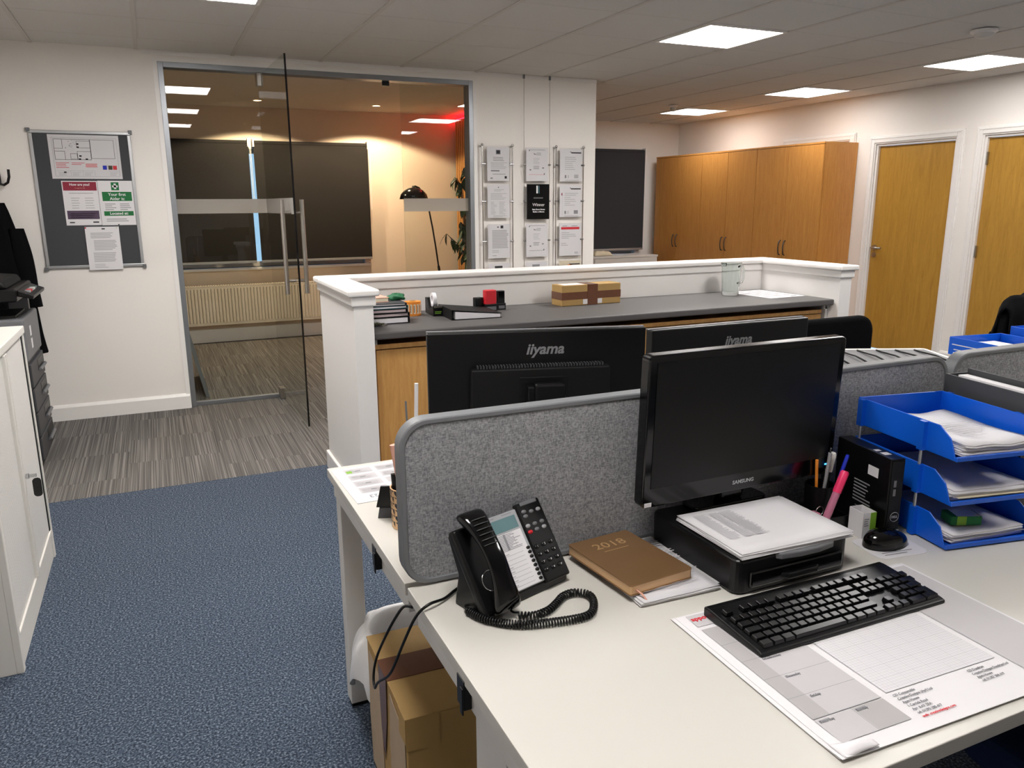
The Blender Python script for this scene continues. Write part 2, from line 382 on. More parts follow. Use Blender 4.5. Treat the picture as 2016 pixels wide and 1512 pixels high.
# ceiling: tiles in a T-bar grid over the office, plain plaster over the meeting room
GX, GY = .603, .575; gx0 = .02-3*GX; gy0 = 3.925-11*GY
ce = struct('ceiling', B(XL, XR, YF, YB, 2.49, 2.6), 'dark_grey')
obj('plaster_panel', B(XL, 3.42, YG+.05, YB, 2.44, 2.488), 'plaster', ce)
LIGHTS = [(3, 5), (3, 8), (3, 11), (8, 5), (8, 8), (8, 11), (12, 8), (12, 11), (12, 14), (12, 17)]
tiles = {}
def tile_obj(x0, x1, y0, y1):
    k = (round(x1-x0, 3), round(y1-y0, 3))
    if k not in tiles: tiles[k] = obj('ceiling_tile', B(.006, k[0]-.006, .0008, k[1]-.0008, 2.455, 2.475), 'tile', ce, bevel=.0008, seg=1, loc=(x0, y0, 0))
    else: share(tiles[k], ce, (x0, y0, 0))
for i in range(-1, 15):
    for j in range(-1, 21):
        x0 = gx0+i*GX; x1 = x0+GX; y0 = gy0+j*GY; y1 = y0+GY
        if (i, j) in LIGHTS: continue
        x0 = max(x0, XL); x1 = min(x1, XR); y0 = max(y0, YF); y1 = min(y1, YB)
        if y1 > YG-.05 and x0 < 3.52:
            if y0 >= YG-.05:
                if x1 <= 3.52: continue
                x0 = 3.52
            elif x1 <= 3.53: y1 = YG-.05
        if x1-x0 < .04 or y1-y0 < .04: continue
        tile_obj(x0, x1, y0, y1)
for i in range(-1, 16):
    x = gx0+i*GX
    if XL < x < XR: obj('grid_bar', B(x-.012, x+.012, YF, (YG-.05 if x < 3.5 else YB), H, H+.012), 'gridbar', ce)
for j in range(-1, 22):
    y = gy0+j*GY
    if YF < y < YB: obj('grid_bar', B((XL if y < YG-.06 else 3.52), XR, y-.004, y+.004, H+.0045, H+.014), 'gridbar', ce)
# ceiling lights
where = {(12, 17): 'above the far end of the tall oak cupboards', (12, 14): 'above the near end of the tall oak cupboards', (12, 11): 'by the right wall above the two oak doors',
         (8, 11): 'in the middle of the office, nearest the certificates', (3, 11): 'just in front of the glass wall, cut by the top edge',
         (3, 8): 'reflected as the middle one of three in the left pane', (3, 5): 'reflected as the lowest of three in the left pane', (8, 8): 'reflected beside the red slatted wall', (8, 5): 'reflected smallest in the right pane', (12, 8): 'to the right, just outside the picture'}
proto = None
for k, (i, j) in enumerate(LIGHTS):
    x = gx0+i*GX; y = gy0+j*GY; lab = 'square LED ceiling panel ' + where[(i, j)]
    t = thing('ceiling_light', lab, 'ceiling light', (x, y, H), 0, 'LED ceiling panels')
    if proto is None:
        fr = MB(); e = .022
        fr.box(.008, GX-.008, .008, e+.008, -.004, .02); fr.box(.008, GX-.008, GY-e-.008, GY-.008, -.004, .02); fr.box(.008, e+.008, e+.008, GY-e-.008, -.004, .02); fr.box(GX-e-.008, GX-.008, e+.008, GY-e-.008, -.004, .02)
        proto = (obj('light_frame', fr, 'trimwhite', t), obj('diffuser', B(.03, GX-.03, .03, GY-.03, .0, .01), 'led', t))
    else:
        for q in proto:
            c = share(q, t)
            if (i == 12 or j == 11) and q is proto[1]: c.data = q.data.copy(); c.data.materials[0] = MATS['led_low' if i == 12 else 'led_high']
t = thing('smoke_detector', 'round white smoke detector on the ceiling at the upper right', 'smoke detector', (4.69, 3.43, H))
obj('base', MB().lathe([(0, 0), (.075, 0), (.075, -.012), (.06, -.02), (0, -.02)], n=32), 'trimwhite', t, smooth=40)
obj('dome', MB().lathe([(.056, -.02), (.05, -.035), (.03, -.045), (0, -.048)], n=32), 'off_white', t, smooth=True)
t = thing('motion_sensor', 'small white ceiling sensor beside the farthest LED panel', 'sensor', (5.17, 7.24, H))
obj('base', MB().lathe([(0, 0), (.05, 0), (.05, -.012), (.035, -.02), (0, -.02)]), 'trimwhite', t, smooth=40)
obj('lens', MB().lathe([(.028, -.02), (.03, -.045), (.022, -.06), (0, -.063)]), 'off_white', t, smooth=40)
# doors in the right wall
def arch(name, y0, y1, zt, w=.075):
    # stepped architrave round an opening in the right wall
    mb = MB()
    for d, a, b in ((.016, 0, w), (.026, .012, w-.008), (.03, .045, w-.016)):
        mb.box(XR-d, XR, y0-b, y0-a+.0, 0, zt+b); mb.box(XR-d, XR, y1+a, y1+b, 0, zt+b); mb.box(XR-d, XR, y0-a, y1+a, zt+a, zt+b)
    mb.box(XR, XR+.03, y0, y0+.018, 0, zt); mb.box(XR, XR+.03, y1-.018, y1, 0, zt); mb.box(XR, XR+.03, y0+.018, y1-.018, zt-.018, zt)
    return struct(name, mb, 'trimwhite', bevel=.003)
for n, (a, b) in enumerate(DOORS):
    d = struct('door_%d' % (n+1), B(XR+.03, XR+.075, a+.004, b-.004, .006, 1.965 if n < 2 else 2.02), 'oak_door' if n < 2 else 'dark_grey', label=('golden oak veneer door at the right edge with three hinges', 'golden oak veneer door with a lever handle beside the cupboards', 'door hidden behind the tall oak cupboards, only its top showing')[n])
    arch('trim_%d' % (n+2), a, b, 1.985 if n < 2 else 2.04)
    if n == 0:
        for z in (.23, 1.015, 1.80):
            hg = MB().box(XR+.012, XR+.031, b-.03, b-.002, z-.05, z+.05).cyl((XR+.012, b-.012, z-.052), (XR+.012, b-.012, z+.052), .007, 10)
            obj('hinge', hg, 'steel', d)
    if n == 1:
        y = b-.06
        h = MB().lathe([(0, 0), (.027, 0), (.027, .008), (0, .008)]); h.v = [(XR+.03-z, y+x, 1.0+yy) for (x, yy, z) in h.v]; h.f = [f[::-1] for f in h.f]
        hd = obj('door_handle', h, 'steel', d, smooth=40)
        obj('lever', MB().tube([(XR+.03, y, 1.0), (XR-.025, y, 1.0), (XR-.03, y-.012, 1.0), (XR-.03, y-.12, 1.0)], .0095, 10), 'steel', hd, smooth=True)
        h2 = MB().lathe([(0, 0), (.025, 0), (.025, .007), (0, .007)]); h2.v = [(XR+.03-z, y+x, .93+yy) for (x, yy, z) in h2.v]; h2.f = [f[::-1] for f in h2.f]
        obj('lock_plate', h2, 'steel', d, smooth=40)
# windows, with panes
for n, (a, b, z0, z1) in enumerate(WIN):
    mb = MB(); w = .05; y0, y1 = YB+.09, YB+.15
    mb.box(a, b, y0, y1, z0, z0+w); mb.box(a, b, y0, y1, z1-w, z1); mb.box(a, a+w, y0, y1, z0+w, z1-w); mb.box(b-w, b, y0, y1, z0+w, z1-w)
    if n == 0: mb.box(.66, .71, y0, y1, z0+w, z1-w); mb.box(1.42, 1.47, y0, y1, z0+w, z1-w)
    f = struct('window_%d' % (n+1), mb, 'trimwhite', bevel=.003)
    obj('pane', B(a+.02, b-.02, YB+.115, YB+.125, z0+.02, z1-.02), 'pane', f)
    obj('window_sill', B(a-.04, b+.06, YB-.06, YB+.09, z0-.028, z0), 'trimwhite', f, bevel=.004)

# ================================================================== GLASS WALL
g = thing('glass_partition', 'grey framed glass wall of the meeting room beside the noticeboard', 'glass wall', (.14, YG, 0))
mb = MB(); mb.box(0, .035, -.056, .056, 0, 2.385).box(2.225, 2.26, -.056, .056, 0, 2.385).box(.035, 2.225, -.056, .056, 2.35, 2.385).box(.035, .65, -.02, .02, 0, .03).box(1.68, 2.225, -.02, .02, 0, .03)
obj('frame', mb, 'grey_metal', g, bevel=.002)
for (a, b) in ((.035, .648), (1.684, 2.225)):
    p = obj('glass_pane', B(a, b, -.006, .006, .03, 2.35), 'glass', g)
    obj('frosted_band', B(a, b, -.0085, -.0065, 1.39, 1.49), 'frost', p)
obj('top_patch', B(1.55, 1.60, -.012, .012, 2.318, 2.35), 'black', g)
obj('architrave', MB().box(-.03, 0, -.058, -.05, 0, 2.41).box(2.26, 2.29, -.058, -.05, 0, 2.41).box(0, 2.26, -.058, -.05, 2.385, 2.41), 'trimwhite', g)
d = thing('glass_door', 'frameless glass door swung open towards the room with a long steel handle', 'glass door', (.79, 6.06, 0), R(-88))
obj('glass_leaf', B(0, .965, -.006, .006, .012, 2.33), 'glass', d, bevel=.001)
ed = MB().box(.9652, .9664, -.0058, .0058, .012, 2.33); obj('polished_edge', ed, 'black_gloss', d)
obj('frosted_band', B(.0, .962, -.0085, -.0065, 1.39, 1.49), 'frost', d)
for y in (-.062, .062):
    h = obj('pull_handle', MB().cyl((.885, y, .885), (.885, y, 1.48), .0145, 16), 'steel', d, smooth=40)
    s = -1 if y < 0 else 1
    for z in (.97, 1.40): obj('handle_post', MB().cyl((.885, s*.007, z), (.885, y, z), .0095, 10), 'steel', h, smooth=40)
obj('bottom_patch', B(-.02, .07, -.02, .02, .004, .085), 'steel', d, bevel=.002)
obj('top_patch', B(-.02, .06, -.02, .02, 2.26, 2.345), 'steel', d, bevel=.002)

# ================================================================== MEETING ROOM
def blind(name, label, x0, x1, y, zt, zb, m):
    t = thing(name, label, 'roller blind', ((x0+x1)/2, y, zb), 0, 'dark roller blinds'); w = (x1-x0)/2; h = zt-zb
    obj('fabric', B(-w, w, -.001, .001, .012, h-.02), m, t)
    obj('roller', MB().cyl((-w, 0.018, h-.01), (w, .018, h-.01), .024, 16), m, t, smooth=40)
    obj('bottom_bar', B(-w, w, -.008, .008, -.012, .014), 'alu', t, bevel=.003)
    for s in (-1, 1): obj('bracket', B(s*w-.008, s*w+.008, -.02, .06, h-.05, h+.03), 'trimwhite', t)
    obj('chain', MB().tube([(w+.012, 0, h), (w+.012, 0, h*.45), (w+.018, 0, h*.43), (w+.024, 0, h*.45), (w+.024, 0, h)], .002, 6), 'trimwhite', t)
blind('roller_blind', 'dark brown roller blind in the meeting room behind the left glass pane', -.25, 1.0, YB-.09, 2.09, .85, 'blind')
blind('roller_blind', 'dark brown roller blind in the meeting room behind the open glass door', 1.05, 2.265, YB-.09, 2.09, .85, 'blind')
blind('roller_blind', 'charcoal roller blind on the far window beside the tall cupboards', 4.9, 5.92, YB-.09, 2.1, .85, 'blind2')
rad = thing('radiator', 'long cream ribbed radiator under the meeting room blinds', 'radiator', (-.1, YB-.13, .2))
mb = MB().box(0, 2.0, -.02, .05, 0, .03).box(0, 2.0, -.02, .05, .385, .41)
n = 60; rp_ = 2.0/n
for k in range(n): mb.prism([(k*rp_+.001, -.016), (k*rp_+.009, -.024), (k*rp_+.024, -.024), (k*rp_+.032, -.016), (k*rp_+.032, .05), (k*rp_+.001, .05)], .03, .385, 'z')
obj('front_panel', mb, 'radiator', rad)
gr = MB()
for k in range(80): gr.box(k*.025+.004, k*.025+.019, -.022, .055, .41, .418)
obj('top_grille', gr, 'radiator', rad)
for x in (.2, 1.8): obj('bracket', B(x-.02, x+.02, .05, .1, .05, .35), 'radiator', rad)
for n, (x, y) in enumerate(((1.06, 8.32), (2.24, 8.32))):
    t = thing('downlight', 'small round recessed downlight %s meeting room blind' % ('over the join of the' if n == 0 else 'over the right end of the'), 'downlight', (x, y, 2.44), 0, 'meeting room downlights')
    obj('bezel', MB().lathe([(.036, -.001), (.048, -.001), (.048, -.006), (.036, -.004)]), 'trimwhite', t, smooth=40)
    obj('lamp', MB().lathe([(0, -.003), (.036, -.003), (.036, -.001), (0, -.001)]), 'warm_led', t)
    ld = bpy.data.lights.new('downlight_beam', 'SPOT'); ld.energy = DOWN; ld.color = (1, .77, .51); ld.spot_size = R(141); ld.spot_blend = .15; ld.shadow_soft_size = .035
    lo = bpy.data.objects.new('downlight_beam', ld); COL.objects.link(lo); lo.parent = t; lo.location = (0, 0, -.02)
sl = thing('slatted_wall_panel', 'vertical oak slats on dark felt lit red from above in the meeting room', 'slat panel', (3.365, 6.16, 0))
obj('backing', B(-.02, .054, 0, 2.75, .02, 2.38), 'dark_felt', sl)
so = None
for k in range(45):
    if so is None: so = obj('slat', B(-.06, -.02, .006, .044, .02, 2.38), 'slat', sl, bevel=.002, seg=1, loc=(0, k*.06+.02, 0))
    else: share(so, sl, (0, k*.06+.02, 0))
t = thing('led_strip', 'red LED strip along the top of the slatted wall', 'led strip', (3.355, 8.80, 2.392))
obj('light_bar', B(-.02, .02, -.7, .12, -.006, .006), 'red_led', t); obj('clip', B(-.022, .022, -.55, -.53, .006, .045), 'alu', t)
# arc lamp
t = thing('arc_floor_lamp', 'arched floor lamp with a black dome shade in the meeting room', 'floor lamp', (2.87, 8.0, 0))
obj('base', MB().lathe([(0, 0), (.15, 0), (.15, .03), (.14, .04), (0, .04)], n=32), 'black', t, smooth=40)
obj('lower_pole', MB().cyl((0, 0, .04), (-.11, 0, .80), .014, 12), 'black', t, smooth=40)
arcp = [(-.11, 0, .8), (-.135, 0, 1.0), (-.165, 0, 1.2), (-.205, 0, 1.42), (-.25, 0, 1.55), (-.30, 0, 1.61), (-.34, 0, 1.625), (-.37, 0, 1.615)]
obj('arc_pole', MB().tube(arcp, .009, 10), 'black', t, smooth=True)
sh = MB().lathe([(.0, .11), (.05, .105), (.1, .08), (.135, .04), (.15, -.01), (.147, -.01), (.13, .035), (.097, .075), (.0, .102)], (-.36, 0, 1.505), 32)
obj('dome_shade', sh, 'black_gloss', t, smooth=True); obj('shade_cap', MB().cyl((-.36, 0, 1.61), (-.36, 0, 1.63), .016, 12), 'chrome', t)
# ficus
t = thing('potted_plant', 'tall leafy green potted plant in front of the wooden slats', 'plant', (2.99, 7.72, 0))
obj('pot', MB().lathe([(0, 0), (.13, 0), (.17, .32), (.15, .32), (.14, .28), (0, .28)], n=28), 'dark_grey', t, smooth=40)
rr = random.Random(5)
br = MB(); tips = []
for k in range(13):
    a = rr.uniform(0, 6.28); rad_ = rr.uniform(.1, .27); z = rr.uniform(1.1, 1.85)
    p0 = (0, 0, .28); p1 = (rr.uniform(-.03, .03), rr.uniform(-.03, .03), .75); p2 = (rad_*.5*math.cos(a), rad_*.5*math.sin(a), z-.1); p3 = (rad_*math.cos(a), rad_*math.sin(a), z)
    br.tube([p0, p1, p2, p3], [.012, .009, .005, .003], 6); tips += [Vector(p2).lerp(Vector(p3), f) for f in (0, .5, 1)]+[Vector(p1).lerp(Vector(p2), f) for f in (.55, .8)]
obj('stem', br, 'bark', t, smooth=True)
lf = MB(); L_ = .13; pts = []
for i, (u, w) in enumerate(((0, .002), (.2, .018), (.45, .026), (.7, .02), (.9, .008), (1, .001))):
    for s in (-1, 0, 1): pts.append((s*w, u*L_, -.035*u*u+(.004 if s else 0)))
lf.add(pts, [f for i in range(5) for f in ((i*3, i*3+1, i*3+4, i*3+3), (i*3+1, i*3+2, i*3+5, i*3+4))])
lo = None
for p in tips:
    for q in range(3):
        e = (R(rr.uniform(-75, -20)), R(rr.uniform(-20, 20)), rr.uniform(0, 6.28)); sc = rr.uniform(.7, 1.2)
        if lo is None: lo = c = obj('leaf', lf, 'leaf', t, smooth=True, loc=p, rot=e)
        else: c = share(lo, t, p, e)
        c.scale = (sc, sc, sc)
# leaning board just inside the left pane
t = thing('leaning_board', 'dark grey board with a wooden edge leaning behind the left glass pane', 'board', (.27, 6.3, .003), rot=(0, R(-11), 0))
obj('face', B(-.012, -.002, 0, .85, .0, .64), 'dark_grey', t); obj('edge', MB().box(-.014, .012, -.012, 0, 0, .65).box(-.014, .012, .85, .862, 0, .65).box(-.014, .012, 0, .85, .64, .652), 'mid_grey', t); obj('backing', B(-.002, .008, 0, .85, 0, .64), 'mid_grey', t)

# ================================================================== NOTICEBOARD
NY = YG-.05
t = thing('noticeboard', 'dark grey pinboard with aluminium frame on the wall left of the glass', 'noticeboard', (-.66, NY, 1.04))
obj('felt', B(.015, .575, -.012, 0, .015, .87), 'pin_grey', t)
obj('frame', MB().box(0, .59, -.018, 0, 0, .02).box(0, .59, -.018, 0, .865, .885).box(0, .02, -.018, 0, .02, .865).box(.57, .59, -.018, 0, .02, .865), 'alu', t, bevel=.003)
for x in (0, .59):
    for z in (0, .885): obj('corner_cap', B(x-.012, x+.012, -.021, 0, z-.012, z+.012), 'mid_grey', t, bevel=.002)
PY = NY-.0125
def sheet(name, label, x0, x1, z0, z1, cat='notice', y=PY, group=None):
    o = thing(name, label, cat, (x0, y, z0), 0, group); obj('sheet', B(0, x1-x0, -.0008, 0, 0, z1-z0), 'paper', o); return o, x1-x0, z1-z0
F0 = WALLF(0, -.0008, 0)
# floor plan
o, w, h = sheet('floor_plan', 'landscape floor plan in a shiny sleeve at the top of the noticeboard', -.556, -.144, 1.622, 1.90)
P = pr(F0); P.rect(.02, w-.015, .015, .017, 1); P.rect(.02, w-.015, h-.02, h-.018, 1); P.rect(.02, .022, .015, h-.018, 1); P.rect(w-.017, w-.015, .015, h-.018, 1)
for (a, b, c, d_) in ((.03, .24, .12, .25), (.03, .08, .19, .25), (.03, .09, .12, .175), (.16, .24, .12, .175), (.16, .24, .195, .24), (.24, .38, .13, .25), (.12, .16, .125, .16)):
    for r_ in ((a, b, c, c+.002), (a, b, d_-.002, d_), (a, a+.002, c, d_), (b-.002, b, c, d_)): P.rect(*r_, 0)
rr = random.Random(2)
for k in range(14): x = rr.uniform(.09, .15); z = rr.uniform(.19, .24); P.rect(x, x+.008, z, z+.004, 1)
for x, z in ((.16, .215), (.16, .195), (.17, .14), (.165, .12), (.205, .12)): P.rect(x, x+.014, z, z+.01, 0)
P.lines(.03, .11, .07, .11, 4, 2, .3); P.lines(.12, .2, .09, .11, 2, 2, .3); P.lines(.2, .27, .075, .1, 4, 2, .5, .05)
for x, mi in ((.3, 3), (.333, 4), (.36, 2)): P.rect(x, x+.024, .06, .086, mi)
for x0_, x1_ in ((.03, .11), (.11, .18), (.18, .25), (.33, .4)): P.rect(x0_, x1_, .05, .0515, 1); P.rect(x1_, x1_+.0015, .02, .05, 1); P.lines(x0_+.01, x1_-.01, .022, .046, 3, 1, .3)
P.rect(.07, .085, .036, .046, 0)
obj('print', P, ['ink', 'ink_light', 'red_ink', 'blue_pen', 'dark_olive'], o)
obj('plastic_sleeve', B(-.004, w+.004, -.0022, -.0018, -.004, h+.004), 'acrylic', o)
# how are you
o, w, h = sheet('wellbeing_notice', "white notice headed 'How are you?' with maroon and purple bands", -.51, -.302, 1.322, 1.609)
P = pr(F0); P.rect(.006, w-.006, h-.062, h-.006, 0); P.rect(.012, w-.008, .04, .095, 1); P.rect(.035, w-.03, h-.08, h-.078, 2); P.lines(.045, .1, .11, .19, 5, 3, .3, .4, 3); P.lines(.125, .18, .11, .19, 5, 3, .3, .4, 4)
P.rect(.02, .05, .015, .022, 2); P.rect(w-.05, w-.015, .015, .024, 2); P.lines(.03, w-.02, .05, .085, 3, 4, .25, .2)
obj('print', P, ['maroon', 'plum', 'ink', 'ink_light', 'ink_grey'], o)
text('heading', 'How are you?', .021, 'paper', o, WALLF(w/2, -.0018, h-.024), bold=.0006); text('subheading', 'It is good to talk', .009, 'salmon', o, WALLF(w/2, -.0018, h-.046))
# first aider
o, w, h = sheet('first_aid_notice', "white and green notice reading 'Your first Aider is:' with a cross", -.300, -.0915, 1.320, 1.611)
P = pr(F0); P.rect(w/2-.025, w/2+.022, h-.062, h-.01, 0); P.rect(.02, w-.01, h-.132, h-.072, 0); P.rect(.02, w-.01, .062, .092, 0)
P.rect(w/2-.018, w/2+.015, h-.043, h-.030, 1, .0004); P.rect(w/2-.0085, w/2+.0055, h-.054, h-.018, 1, .0004)
P.lines(.03, .1, .1, .15, 4, 2, .35, .4, 8); P.lines(.12, .19, .1, .15, 4, 2, .35, .4, 9); P.lines(.03, .19, .025, .05, 2, 2, .35, .4, 10)
obj('print', P, ['green_sign', 'paper', 'ink_grey'], o)
text('heading', 'Your first', .027, 'paper', o, WALLF(w/2+.005, -.0018, h-.09), bold=.0005); text('heading', 'Aider is:', .027, 'paper', o, WALLF(w/2+.005, -.0018, h-.118), bold=.0005); text('heading', 'Located at:', .025, 'paper', o, WALLF(w/2+.006, -.0018, .077), bold=.0005)
for x in (.1, ): obj('pin', MB().lathe([(0, 0), (.004, 0), (.004, .006), (0, .008)], n=10), 'ink', o, loc=(x, -.001, .004), rot=(R(90), 0, 0))
# letter
o, w, h = sheet('letter_notice', 'typed white letter pinned over the bottom frame of the noticeboard', -.408, -.203, 1.024, 1.311, y=NY-.0195)
P = pr(F0); P.rect(.1, .12, h-.018, h-.01, 1); P.lines(.03, w-.03, h-.075, h-.035, 4, 0, .6, .3, 3); P.lines(.045, w-.02, h-.155, h-.085, 7, 0, .65, .25, 4); P.lines(.035, w-.015, .055, .12, 6, 0, .65, .2, 5); P.lines(.035, .14, .015, .045, 3, 0, .4, .5, 6)
obj('print', P, ['ink_light', 'ink'], o)
for x, m_ in ((.005, 'red'), (w-.012, 'off_white')): obj('pin', MB().lathe([(0, 0), (.005, 0), (.005, .006), (0, .008)], n=10), m_, o, loc=(x, -.001, h-.006), rot=(R(90), 0, 0))

# ================================================================== CERTIFICATES
CY = YG-.05
cols = [(2.46, 2.725, 2.497, 2.70, 1.905, 'rod', 'left'), (2.83, 3.063, 2.842, 3.05, 2.45, 'cable', 'middle'), (3.125, 3.385, 3.155, 3.372, 1.905, 'rod', 'right')]
rows = [(1.622, 1.893, 'top'), (1.328, 1.60, 'second'), (1.003, 1.283, 'third'), (.69, .968, 'bottom')]
def cert_print(o, w, h, c, r):
    P = pr(F0); ms = ['ink_light', 'ink', 'ink_grey', 'maroon', 'red_ink', 'cream', 'blue_pen']
    sd = c*10+r
    if (c, r) == (1, 1): return
    if c == 1 and r in (0, 2):
        P.rect(.03, w-.03, h-.02, h-.018, 1); P.rect(.03, .036, h-.03, h-.018, 1); P.rect(.03, w-.035, .055, .057, 1 if r else 4); P.rect(w-.042, w-.035, .055, .068, 1); P.rect(.075, .08, h-.055, h-.045, 1); P.rect(.08, .098, h-.055, h-.051, 1)
        P.lines(.1, .15, h-.06, h-.035, 3, 2, .35, .4, sd); P.lines(.07, .14, h-.13, h-.075, 5, 0, .3, .4, sd+1); P.lines(.07, .13, .1, .13, 3, 2, .4, .2, sd+2); P.rect(.035, .05, .088, .1, 2); P.rect(.15, .168, .105, .115, 2)
    elif (c, r) == (2, 2):
        P.rect(.02, w-.02, h-.055, h-.035, 4); P.lines(.025, w-.05, h-.13, h-.07, 4, 0, .35, .5, sd); P.lines(.02, .09, .09, .12, 2, 0, .4, .3, sd); P.lines(.03, .08, h-.028, h-.018, 1, 2); P.lines(.12, .18, h-.028, h-.018, 1, 2); P.lines(.15, .19, .02, .04, 2, 2, .4, .2, sd)
    elif c == 2:
        P.rect(.11, w-.012, h-.04, h-.03, 1); P.rect(.1, .11, h-.034, h-.024, 2); P.lines(.05, w-.03, h-.09, h-.06, 2, 0, .35, .3, sd); P.lines(.05, .16, .1, .18, 5, 0, .3, .5, sd+1); P.rect(.05, .065, .03, .055, 2); P.rect(.08, .088, .03, .055, 0); P.rect(.14, .18, .03, .06, 0 if r == 0 else 2); P.lines(.05, .19, .01, .022, 1, 0)
        if r == 1: P.rect(.02, .03, h-.09, h-.07, 3); P.rect(.028, .03, .02, h-.06, 0)
    elif r == 3:
        P.rect(.06, .13, h-.045, h-.025, 1 if c == 0 else 2); P.lines(.03, .17, .05, .2, 8, 0, .4, .3, sd)
    elif (c, r) == (0, 0):
        P.rect(.08, .12, h-.06, h-.025, 2); P.rect(.085, .115, h-.055, h-.03, 1, .0003); P.lines(.055, .16, h-.11, h-.075, 3, 2, .35, .2, sd); P.lines(.035, .185, .1, .155, 5, 0, .35, .3, sd+1); P.rect(.035, .11, .078, .088, 2); P.lines(.05, .17, .055, .068, 1, 2, .3); P.rect(.03, .05, .02, .03, 2); P.rect(.155, .175, .022, .042, 1)
    elif r == 1:
        P.rect(.095, .105, h-.03, h-.02, 2); P.lines(.06, .15, h-.055, h-.035, 2, 0, .4); P.lines(.03, .18, h-.12, h-.065, 5, 0, .35, .4, sd); P.lines(.03, .085, .035, .14, 9, 0, .35, .5, sd+1); P.lines(.105, .165, .035, .14, 9, 0, .35, .5, sd+2); P.lines(.05, .17, .012, .03, 2, 0, .4)
    else:
        P.rect(.085, .1, h-.028, h-.02, 1); P.rect(.115, .14, h-.035, h-.012, 1); P.lines(.04, .185, .085, .235, 12, 0, .7, .1, sd); P.lines(.04, .15, .05, .075, 2, 0, .4, .5, sd); P.lines(.04, .08, .022, .03, 1, 2)
    obj('print', P, ms, o)
words = {(0, 0): 'crest at its head', (0, 1): 'two columns of small type', (0, 2): 'small black logo over dense text', (0, 3): 'dark label at its top edge',
         (1, 0): 'tick logo and corner marks', (1, 1): '', (1, 2): 'tick logo, under the black award', (1, 3): 'round blue logo at its head', (2, 0): 'an upper right logo', (2, 1): 'round seal at its lower right', (2, 2): 'red band near its top', (2, 3): 'black and yellow striped logo'}
for c, (xa, xb, pa, pb, zt, kind, side) in enumerate(cols):
    for s, x in ((0, xa), (1, xb)):
        t = thing('display_rod' if kind == 'rod' else 'display_cable', ('steel wall rod with ball top on the %s side of the %s certificate column' if kind == 'rod' else 'thin steel cable from the ceiling on the %s side of the %s certificate column') % (('left', 'right')[s], side), 'rod' if kind == 'rod' else 'cable', (x, CY-.035, .62), 0, 'certificate hangers')
        rd = .005 if kind == 'rod' else .002
        obj('rod' if kind == 'rod' else 'cable', MB().cyl((0, 0, 0), (0, 0, zt-.62-(.012 if kind == 'cable' else 0)), rd, 8), 'chrome', t, smooth=40)
        if kind == 'rod':
            for z in (zt-.62, 0):
                obj('wall_fixing', MB().cyl((0, 0, z-.01), (0, .035, z-.01), .008, 10), 'chrome', t, smooth=40)
            obj('ball_top', MB().lathe([(0, -.012), (.009, -.009), (.0125, 0), (.009, .009), (0, .012)], (0, -.002, zt-.62)), 'chrome', t, smooth=True)
        else: obj('ceiling_fixing', MB().cyl((0, 0, zt-.62-.03), (0, 0, zt-.62), .009, 10), 'mid_grey', t, smooth=40)
        for (z0, z1, rn) in rows:
            sx = 1 if s == 0 else -1
            obj('clamp', MB().cyl((-sx*.008, -.002, (z0+z1)/2-.62), (sx*(.026 if kind == 'rod' else .012), -.002, (z0+z1)/2-.62), .007, 10), 'chrome', t, smooth=40)
    for r, (z0, z1, rn) in enumerate(rows):
        w, h = pb-pa, z1-z0
        if (c, r) == (1, 1):
            o = thing('award_plaque', "black award plaque reading 'Winner' in the middle of the certificates", 'plaque', (pa+.008, CY-.045, z0-.01), 0, 'framed certificates')
            obj('panel', B(0, w-.002, -.004, .004, 0, h+.012), 'black_gloss', o); M0 = lambda u, v: WALLF(u, -.0046, v)
            text('numeral', '1', .085, 'paper', o, M0(w/2-.012, h-.035), bold=.002); text('numeral', '1', .085, 'teal', o, WALLF(w/2+.004, -.0043, h-.035), bold=.002)
            text('heading', 'Winner', .036, 'paper', o, M0(w/2+.002, h*.43)); text('subheading', 'Best Show Home', .0165, 'paper', o, M0(w/2+.002, h*.29), bold=.0005); text('subheading', 'Richie & Moore', .0165, 'paper', o, M0(w/2+.002, h*.22), bold=.0005)
            P = pr(WALLF(0, -.004, 0)); P.lines(.06, .15, h*.62, h*.66, 2, 0, .4, .1, 3); obj('print', P, ['ink_grey'], o)
            continue
        o = thing('certificate', 'framed certificate, %s in the %s column, with %s' % (rn, side, words[(c, r)]), 'certificate', (pa, CY-.04, z0), 0, 'framed certificates')
        obj('backing', B(0, w, .001, .005, 0, h), 'acrylic', o); obj('sheet', B(.004, w-.004, -.0008, 0, .004, h-.004), 'paper' if (c, r) != (2, 3) else 'cream', o)
        cert_print(o, w, h, c, r)
        if (c, r) == (2, 3):
            q = MB(); q.M = WALLF(w/2, -.0015, h-.07)
            for k in range(5): q.add([(-.035+k*.014, -.02, 0), (-.028+k*.014, -.02, 0), (-.02+k*.014, .03-abs(k-2)*.006, 0), (-.027+k*.014, .03-abs(k-2)*.006, 0)], [(0, 1, 2, 3)])
            obj('logo', q, 'ink', o); q = MB(); q.M = WALLF(w/2, -.0012, h-.07); q.add([(math.cos(a)*.04, math.sin(a)*.035, 0) for a in [k*math.pi/12 for k in range(24)]], [tuple(range(24))]); obj('logo_disc', q, 'orange', o)
        obj('cover', B(0, w, -.007, -.004, 0, h), 'acrylic', o)

